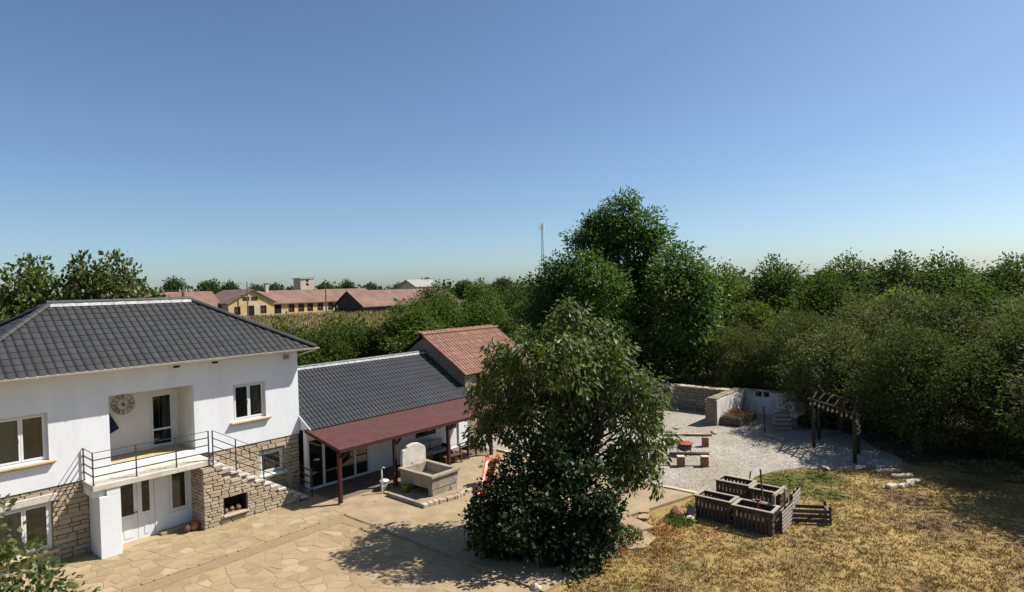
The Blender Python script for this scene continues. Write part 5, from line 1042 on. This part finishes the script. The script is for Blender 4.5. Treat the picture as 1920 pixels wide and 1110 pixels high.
# front row along the yard: greyish olive thicket trees
def by_px(L_): return sorted(L_, key=lambda q: (Vector((q[0],q[1],0))-CAM).dot(r0)/(Vector((q[0],q[1],0))-CAM).dot(fw))
for i, (x, y, s, rz, k) in enumerate(by_px([(28.0,-7.6,.85,.3,'olive2'),(28.6,-11.2,.92,1.2,'olive1'),(26.2,-13.2,.85,2.5,'olive3'),(23.2,-15.0,.80,4.0,'olive4'),(28.4,-17.8,1.08,5.1,'olive1'),(20.5,-18.9,.86,.8,'olive3'),(25.6,-19.4,1.0,4.4,'olive4'),(26.4,-23.4,1.05,3.0,'olive1'),(20.8,-23.0,.88,1.9,'olive3'),(23.4,-23.6,1.0,.3,'olive3'),(17.0,-25.6,.92,5.6,'olive4'),(31.5,-14.6,1.08,.7,'olive2')])):
    plant(k, 'thicket_tree', ORD[i]+' olive-grey thicket tree counted rightwards from the ruin along the yard', 'tree', x, y, s, rz, group='thicket trees along the yard')
# taller, greener rows behind
for i, (x, y, s, rz, k) in enumerate(by_px([(36.5,-3.2,.95,0,'wood1'),(39.5,-6.6,1.0,1,'wood2'),(42.5,-11.0,1.0,2.2,'wood1'),(44.5,-14.5,1.0,4.4,'wood2'),(47,-17.5,.98,3.3,'wood1'),(47.5,-21.5,.95,5.2,'wood2'),(46.0,-25.0,.98,.6,'wood1'),(48,-29,.95,2.8,'wood2'),(44,-31,.95,1.1,'wood1')])):
    plant(k, 'woodland_tree', ORD[i]+' tall dark green tree from the left in the back row of the wood', 'tree', x, y, s, rz, group='trees of the back row')
for i, (x, y, s, rz, k) in enumerate(by_px([(34.0,-6.5,.86,0.4,'lime1'),(35.2,-11.5,.88,1.6,'wood2'),(36.8,-16.0,.96,2.9,'lime1'),(37.5,-20.2,.80,3.7,'wood1'),(37.0,-24.0,.98,5.0,'lime1'),(35,-28.5,.95,.2,'lime1')])):
    plant(k, 'bright_tree', ORD[i]+' tree from the left in the bright middle row between thicket and back row', 'tree', x, y, s, rz, group='trees of the middle row')
# left of the picture: leafy tops showing above the ridge
for i, (x, y, s, sz, rz, lb) in enumerate([(-9.6,17.0,1.15,1.16,.2,'leafy tree at the far left edge behind the tiled roof'),(-6.1,15.2,.85,1.19,1.3,'slim leafy tree second from the left behind the roof'),(-4.1,13.8,.72,1.20,2.6,'slim upright tree above the left end of the roof ridge'),(-2.6,12.9,.72,1.21,4.0,'slim upright tree above the middle of the roof ridge'),(-1.0,12.6,.78,.98,5.2,'low leafy tree above the right part of the roof ridge')]):
    plant('mulb', 'leafy_tree', lb, 'tree', x, y, s, rz, sz, group='trees behind the house')
for i, (x, y, s, sz, rz) in enumerate([(-12.5,14.5,1.5,1.75,.5),(-8.0,12.2,1.5,1.75,1.5),(-4.6,11.4,1.35,1.75,2.5),(-1.6,10.6,1.25,1.75,3.5)]):
    plant('shrub', 'hedge_shrub', ['leftmost tall shrub right behind the tiled roof','second tall shrub from the left behind the tiled roof','third tall shrub from the left behind the tiled roof','rightmost tall shrub hidden behind the roof ridge'][i], 'shrub', x, y, s, rz, sz, group='shrubs behind the house')
# shrubs between annex and the far sheds
for i, (x, y, s, sz, rz, k) in enumerate([(6.4,12.0,1.1,1.30,.3,'shrub'),(9.2,12.9,1.2,1.42,1.4,'shrub'),(12.2,13.0,1.1,1.45,2.6,'shrub'),(14.6,10.8,.9,.74,.9,'wood2'),(18.2,11.8,.9,.78,2.0,'wood1'),(21.5,9.5,.9,.74,3.0,'wood2'),(9.0,17.5,1.3,1.45,4.0,'shrub'),(13.2,17.0,1.2,1.5,5.0,'shrub')]):
    plant(k, 'garden_bush', ['round light green bush just right of the house eave','second light green bush behind the annex ridge','third light green bush behind the annex ridge','darker bush above the annex ridge left of the barn','dark bush behind the left end of the barn roof','dark bush behind the middle of the barn roof','pale bush at the near edge of the dry field','pale bush right of centre at the near edge of the dry field'][i], 'bush', x, y, s, rz, sz, group='bushes behind the annex')
for i, (x, y, s, sz, rz, k) in enumerate(by_px([(31,26,.95,.86,.2,'wood1'),(34.5,22.5,.9,.88,1.7,'wood2'),(37.0,19.0,.95,.86,2.9,'wood1'),(29,20,.8,.72,4.1,'lime1'),(33.5,15.5,.8,.70,5.3,'wood2'),(39,14.5,.95,.80,.9,'wood1'),(27,15.5,.75,.68,3.3,'wood1')])):
    plant(k, 'hedge_tree', ORD[i]+' mixed tree from the left behind the barn, left of the tall dense tree', 'tree', x, y, s, rz, sz, group='trees behind the barn')
# distant trees on the horizon
FARP = [(73,212,1.0,1.15,'low rounded distant tree at the left, above the sheds'),(81,203,1.05,1.12,'larger rounded distant tree left of the yellow gable'),(86,199,.8,.95,'small distant tree next to the larger rounded one'),(92,190,.9,.88,'distant tree behind the yellow gable'),(97,186,.9,.82,'distant tree just right of the yellow gable'),(102,179,.9,.80,'distant tree left of the square tower'),(108,172,.9,.80,'distant tree behind the square tower'),(113,165,.75,.95,'small distant tree right of the square tower'),(119,160,.9,.74,'distant tree behind the dark gabled shed'),(126,152,1.0,.76,'distant tree left of the pale roofed store'),(133,144,1.0,.84,'distant tree right of the pale roofed store'),(141,134,1.0,.80,'distant tree behind the mixed hedge trees'),(150,124,1.0,.80,'distant tree near the radio mast'),(64,219,1.1,.85,'distant tree at the extreme left of the horizon')]
for i, (x, y, s, sz, lb) in enumerate(FARP): plant('far' if i % 2 == 0 else 'far2', 'distant_tree', lb, 'tree', x, y, s, i*1.3, sz, group='trees on the horizon')
# far wood that reads as one mass
P = []; 
for i in range(9000):
    a = YAW+RNG.uniform(-.9,.9); d_ = RNG.uniform(300,420); P.append((CAM.x+d_*math.sin(a), CAM.y+d_*math.cos(a), 4+abs(RNG.normal())*2.2+RNG.random()*(2.2+1.5*math.sin(a*37)+1.0*math.sin(a*91))))
P = np.array(P); o = quad_leaves('far_wood', P, unit(RNG.normal(size=P.shape)), RNG.uniform(1.5,3.2,len(P)), .8, L_FAR); stuff(o); tag(o, 'thin line of far woodland along the horizon', 'wood')

# small tree at the lower left corner
lob = [(0,0,2.6,.85,.85,.8),(.3,-.2,1.7,.9,.9,.8),(-.5,.2,3.4,.6,.6,.7),(-.3,-.3,1.2,.9,.9,.7),(.45,-.35,2.35,.5,.5,.5)]
make_tree('fig_sapling', 'small leafy tree cut off at the lower left corner of the picture', 'tree', (-10.85,-8.35,-.05), [(a-.1,b+.1,c*1.1,d,e,f) for a,b,c,d,e,f in lob], 250, 12, .15, .13, L_LEFT, trunk=.05, bark=BARK_PALE, wr=.7, fork=(0,0,1.0), droop=.3, shell=.3, wild=.3, nlimb=16)
# weeds, rusty plants and twigs
def tuft(name, label, cat, x, y, z, R_, H, n_, leaf, mat, seed, wr=.3, stuffy=True):
    rg = np.random.default_rng(seed); a = rg.random(n_)*6.28; q = np.sqrt(rg.random(n_))*R_; P = np.stack([q*np.cos(a), q*np.sin(a), rg.random(n_)*H*(1-.5*q/R_)], 1); D = unit(rg.normal(size=(n_,3))*.6+np.array([0,0,.6])); o = quad_leaves(name, P, D, leaf*(.6+.8*rg.random(n_)), wr, mat, rng=rg); o.location = (x,y,z); tag(stuff(o), label, cat); return o
tuft('dry_plant','rust coloured dry plants in the raised bed by the ruin','plant',22.3,-9.85,.44,1.0,.22,420,.12,L_RUST,1)
tuft('green_weed','green weed growing from the edge of the dark bush','weed',3.9,-13.2,-.05,.5,.5,500,.10,L_WOOD,2,.5); tuft('green_weed','low green weed by the rocks at the planters','weed',6.4,-13.9,-.06,.55,.22,500,.10,L_WOOD,3,.4)
tuft('dry_plant','reddish dry leaves at the right foot of the dark bush','plant',3.0,-13.2,-.05,.5,.16,260,.10,L_RUST,4,.5)
for i, (x, y) in enumerate([(5.6,-13.3),(4.8,-13.95),(3.5,-14.3)]): tuft('fallen_leaves',['reddish fallen leaves at the path corner','reddish fallen leaves along the lawn edge','reddish fallen leaves in front of the stone slab'][i],'leaves',x,y,-.06,.75,.03,300,.07,L_RUST,10+i,.6)
for i, (x, y, s) in enumerate([(23.4,-13.6,.8),(24.2,-15.4,1.0),(24.6,-18.0,1.1),(22.8,-21.2,1.0),(21.6,-23.4,1.0),(26.0,-13.4,.9)]):
    tuft('undergrowth_shrub', ['low dark shrub in the shade beside the crate stack','low dark shrub behind the pergola','low dark shrub right behind the pergola posts','low dark shrub at the shaded lawn edge','low dark shrub at the right edge of the lawn','low dark shrub behind the ruin end'][i], 'shrub', x, y, -.05, s, 1.0*s, 1300, .17, L_OLIVE, 30+i, .5)
tw = MB()
for i in range(26):
    a = rnd.random()*6.28; p = Vector((21.4+rnd.uniform(-.5,.5),-10.6+rnd.uniform(-.4,.4),-.05)); e = p+Vector((math.cos(a)*.5,math.sin(a)*.5,rnd.uniform(.5,1.1))); tw.tube([p,(p+e)/2+Vector((0,0,.1)),e],[.014,.011,.004],4,cap=False)
tag(tw.build('twig_heap', BARK_PALE), 'heap of bare grey twigs leaning on the raised bed', 'twigs')

# ------------------------------------------------------------------ grass on the lawn
def lawn(x, y):
    if x < 9.05 and y > -13.25-(.25 if x < 5 else 0): return False
    if x >= 9.05 and y > edge_y(x)-.02: return False
    return x > -0.6+(y+14.2)*-.3
nt_ = 42000; tx = RNG.uniform(-1,24,nt_); ty = RNG.uniform(-27,-13,nt_); dd = np.hypot(tx-CAM.x, ty-CAM.y); kp = RNG.random(nt_) < np.clip(17/dd, .3, 1); tx = tx[kp]; ty = ty[kp]; k_ = RNG.integers(5, 13, len(tx)); ti = np.repeat(np.arange(len(tx)), k_)
xs = tx[ti]+RNG.normal(size=len(ti))*.05; ys = ty[ti]+RNG.normal(size=len(ti))*.05; th = (.6+.8*RNG.random(len(tx)))[ti]
ok = np.array([lawn(a, b_) for a, b_ in zip(xs, ys)]); xs = xs[ok]; ys = ys[ok]; th = th[ok]; n_ = len(xs)
hn = .5+.5*np.sin(xs*2.3+np.sin(ys*1.9)*1.3)*np.sin(ys*2.9+np.cos(xs*1.1)); a = RNG.random(n_)*6.28; h = th*(.03+.035*RNG.random(n_))*(.6+.8*hn); wd = .008+.008*RNG.random(n_); ln = RNG.normal(size=(n_,2))*.6
V = np.empty((n_,3,3)); V[:,0] = np.stack([xs+wd*np.cos(a), ys+wd*np.sin(a), np.full(n_,-.063)],1); V[:,1] = np.stack([xs-wd*np.cos(a), ys-wd*np.sin(a), np.full(n_,-.063)],1); V[:,2] = np.stack([xs+ln[:,0]*h, ys+ln[:,1]*h, -.06+h],1)
me = bpy.data.meshes.new('lawn_grass'); me.vertices.add(n_*3); me.vertices.foreach_set('co', V.reshape(-1)); me.loops.add(n_*3); me.loops.foreach_set('vertex_index', np.arange(n_*3,dtype=np.int32)); me.polygons.add(n_); me.polygons.foreach_set('loop_start', np.arange(0,n_*3,3,dtype=np.int32)); me.polygons.foreach_set('loop_total', np.full(n_,3,dtype=np.int32)); me.update(); me.materials.append(BLADE)
tag(stuff(link('lawn_grass', me)), 'short dry yellow-brown grass of the lawn with green patches', 'grass')
# tall dry weeds on the field before the sheds
n_ = 26000; a_ = YAW+RNG.uniform(-.62,-.12,n_); d_ = RNG.uniform(62,117,n_); xs = CAM.x+d_*np.sin(a_); ys = CAM.y+d_*np.cos(a_); zs = np.array([ground_z(p, q) for p, q in zip(xs, ys)])
P = np.stack([xs,ys,zs],1); ok = ~((ys > 91) & (xs > 30)); P = P[ok]; D = unit(RNG.normal(size=P.shape)*.35+np.array([0,0,1])); L_DRY = leaf_mat('dry_weeds', [(0.20,0.155,0.075),(0.15,0.125,0.055),(0.26,0.205,0.11),(0.11,0.11,0.04)], .2, .1)
tag(stuff(quad_leaves('field_weeds', P, D, RNG.uniform(.3,.8,len(P)), .28, L_DRY)), 'tall straw coloured weeds on the field before the sheds', 'weeds')

# ------------------------------------------------------------------ far buildings
def gable_shed(name, label, x0, x1, y0, y1, zb, ze, zr, axis, wall_m, roof_m, cat='shed', over=.5, win=()):
    """axis 'x': ridge along X; 'y': ridge along Y. win: (face, a, b, z0, z1, kind) openings as recessed parts"""
    t_ = thing(name, label, cat, ((x0+x1)/2,(y0+y1)/2,zb)); ox, oy = (x0+x1)/2, (y0+y1)/2; hx, hy = (x1-x0)/2, (y1-y0)/2; h, r_ = ze-zb, zr-zb
    g = MB().box(-hx,hx,-hy,hy,-1.5,h)
    if axis == 'x':
        g.add([(-hx,-hy,h),(-hx,hy,h),(-hx,0,r_-.05)],[(0,1,2)]); g.add([(hx,-hy,h),(hx,hy,h),(hx,0,r_-.05)],[(0,2,1)])
        k = (r_-h)/hy; o_ = over; R0 = [(-hx-o_,-hy-o_,h-k*o_),(hx+o_,-hy-o_,h-k*o_),(hx+o_,0,r_),(-hx-o_,0,r_),(-hx-o_,hy+o_,h-k*o_),(hx+o_,hy+o_,h-k*o_)]
    else:
        g.add([(-hx,-hy,h),(hx,-hy,h),(0,-hy,r_-.05)],[(0,1,2)]); g.add([(-hx,hy,h),(hx,hy,h),(0,hy,r_-.05)],[(0,2,1)])
        k = (r_-h)/hx; o_ = over; R0 = [(-hx-o_,hy+o_,h-k*o_),(-hx-o_,-hy-o_,h-k*o_),(0,-hy-o_,r_),(0,hy+o_,r_),(hx+o_,hy+o_,h-k*o_),(hx+o_,-hy-o_,h-k*o_)]
    g.build('wall', wall_m, t_)
    r2 = MB(); vs = R0+[(a,b_,c_-.18) for a,b_,c_ in R0]; r2.add(vs, [(0,1,2,3),(3,2,5,4),(7,6,9,8),(8,9,10,11),(0,6,7,1),(4,5,11,10),(0,3,9,6),(3,4,10,9),(1,7,8,2),(2,8,11,5)]); r2.build('roof', roof_m, t_)
    for (f_, a, b_, z0, z1, kd) in win:
        nm = 'door' if kd == 'd' else 'window'; w_ = part(nm, t_)
        if f_ == '-y': B = lambda p,q,e0,e1,s0,s1: MB().box(p-ox,q-ox,-hy-e1,-hy-e0,s0-zb,s1-zb)
        else: B = lambda p,q,e0,e1,s0,s1: MB().box(-hx-e1,-hx-e0,p-oy,q-oy,s0-zb,s1-zb)
        B(a,b_,.004,.03,z0,z1).build('pane', BLACK if kd != 'g' else GLASS_DARK, w_)
        fr_m = M_FRAME; B(a-.08,b_+.08,.0045,.08,z1,z1+.1).build('lintel', fr_m, w_); B(a-.08,a,.0045,.08,z0,z1).build('jamb', fr_m, w_); B(b_,b_+.08,.0045,.08,z0,z1).build('jamb', fr_m, w_)
        if kd == 'w': B((a+b_)/2-.04,(a+b_)/2+.04,.031,.06,z0,z1).build('mullion', fr_m, w_); B(a,(a+b_)/2-.04,.031,.06,(z0+z1)/2-.04,(z0+z1)/2+.04).build('mullion', fr_m, w_)
    return t_
M_FRAME = M('old_window_frame', (0.20,0.12,0.06), (0.14,0.08,0.045), 2, .8)
gable_shed('yellow_shed', 'yellow rendered old building with its gable and upper windows towards the yard', 38.1,47.1,92,104,3.9,6.75,9.15,'y', YELLOWWALL, CLAY_FAR, 'building', .4,
    [('-y',41.8,42.95,3.95,5.9,'d'),('-y',39.3,40.25,4.4,5.8,'w'),('-y',44.4,45.4,4.4,5.85,'w'),('-y',40.95,42.05,6.95,7.6,'w'),('-y',42.6,43.65,6.95,7.6,'w')])
gable_shed('long_wing', 'long low yellow wing with a row of dark windows and clay roof', 47.15,74,95,105,3.9,6.35,8.8,'x', YELLOWWALL, CLAY_FAR, 'building', .45,
    [('-y',48.3,50.1,4.1,5.9,'d')]+[('-y',x,x+1.1,4.25,5.75,'w') for x in (51.9,54.1,56.2,58.6,61.2,63.6)])
gable_shed('left_wing', 'reddish clay roofed wing left of the yellow gable', 16,38.05,95.2,104.8,3.9,6.2,9.0,'x', YELLOWWALL, CLAY_FAR, 'building', .45, [('-y',x,x+1.1,4.3,5.6,'w') for x in (29,31.5,34)])
gable_shed('dark_shed', 'dark walled shed with steep gable and long clay tile roof', 54.6,79,72.7,82.4,3.0,5.5,8.3,'x', DARKWALL, CLAY_FAR, 'shed', .4, [('-x',75.0,76.2,3.4,5.0,'w'),('-x',78.8,80.0,3.4,5.0,'w')])
PALE = M('pale_render', (0.55,0.47,0.37), (0.48,0.40,0.31), .6, .9); ZROOF = M('pale_sheet_roof', (0.36,0.35,0.33), None, 1, .6)
gable_shed('pale_store', 'pale store with light sheet roof on the horizon behind the clay roofs', 95.5,104,106.5,113.5,4,9.2,10.9,'x', PALE, ZROOF, 'building', .6)
tw_ = thing('brick_tower', 'square pale tower with a flat slanted roof above the long clay roof', 'tower', (61.0,104.6,4)); MB().box(-1.7,1.7,-1.5,1.5,0,7.3).build('wall', PALE, tw_); g = MB(); g.add([(-1.95,-1.75,7.31),(1.95,-1.75,7.6),(1.95,1.75,7.6),(-1.95,1.75,7.31),(-1.95,-1.75,7.5),(1.95,-1.75,7.8),(1.95,1.75,7.8),(-1.95,1.75,7.5)],[(0,3,2,1),(4,5,6,7),(0,1,5,4),(1,2,6,5),(2,3,7,6),(3,0,4,7)]); g.build('roof', ZROOF, tw_)
for z in (5.75,6.6): MB().box(-.3,.3,-1.53,-1.505,z,z+.55).build('window', BLACK, tw_)
ch = thing('brick_chimney', 'pale brick chimney on the long clay roof left of the tower', 'chimney', (49.5,99.6,4)); MB().box(-.35,.35,-.35,.35,0,6.2).build('stack', PALE, ch); MB().box(-.42,.42,-.42,.42,6.2,6.35).build('cap', CLAY_FAR, ch)
def upole(label, x, y, z0, z1, arm=True, r_=.13):
    t_ = thing('utility_pole', label, 'pole', (x,y,z0), .7, 'utility poles'); MB().tube([(0,0,-.2),(0,0,z1-z0)],[r_,r_*.7],8).build('shaft', BARK_PALE, t_)
    if arm: MB().bar((-.7,0,z1-z0-.5),(.7,0,z1-z0-.5),.1).build('crossarm', BARK_PALE, t_); [MB().lathe((q,0,z1-z0-.45),[(.05,0),(.06,.08),(.03,.16)],7).build('insulator', PVC, t_) for q in (-.6,0,.6)]
upole('thin wooden pole in front of the yellow gable', 41.3,91,3.9,10.6,False); upole('wooden pole in the field before the dark gabled shed', 52.8,82.5,3.0,9.9,False,.15); upole('dark utility pole with crossarm just above the tiled roof ridge', 10.7,40.1,0,9.2,True,.2)
for q_, lb_w in ((-.6,'lower'),(.6,'upper')):
    p0_ = Vector((10.7+q_*.76,40.1+q_*.64,8.85)); p1_ = Vector((-22+q_*.76,52+q_*.64,9.3)); tag(MB().tube([p0_+(p1_-p0_)*t_+Vector((0,0,-1.1*4*t_*(1-t_))) for t_ in np.linspace(0,1,14)],.018,4).build('overhead_wire', STEEL), 'thin overhead wire, the %s of two running left from the dark pole' % lb_w, 'wire')
mast = thing('radio_mast', 'slim distant radio mast with panel antennas left of the tall tree', 'mast', (183,131,4))
for k in range(3): a = 2.094*k; MB().tube([(.9*math.cos(a),.9*math.sin(a),0),(.35*math.cos(a),.35*math.sin(a),29.5)],[.16,.12],6).build('leg', ZINC, mast)
g = MB()
for i in range(28):
    z = i*1.05; s0 = .9-.55*z/29.5; s1 = .9-.55*(z+1.05)/29.5
    for k in range(3): a = 2.094*k; b_ = 2.094*(k+1); g.bar((s0*math.cos(a),s0*math.sin(a),z),(s1*math.cos(b_),s1*math.sin(b_),z+1.05),.07)
g.build('bracing', ZINC, mast)
for k in range(3): a = 2.094*k+.5; MB().box(-.2,.2,-.12,.12,26.6,29.3).build('panel_antenna', PVC, mast).location = (.8*math.cos(a),.8*math.sin(a),0)
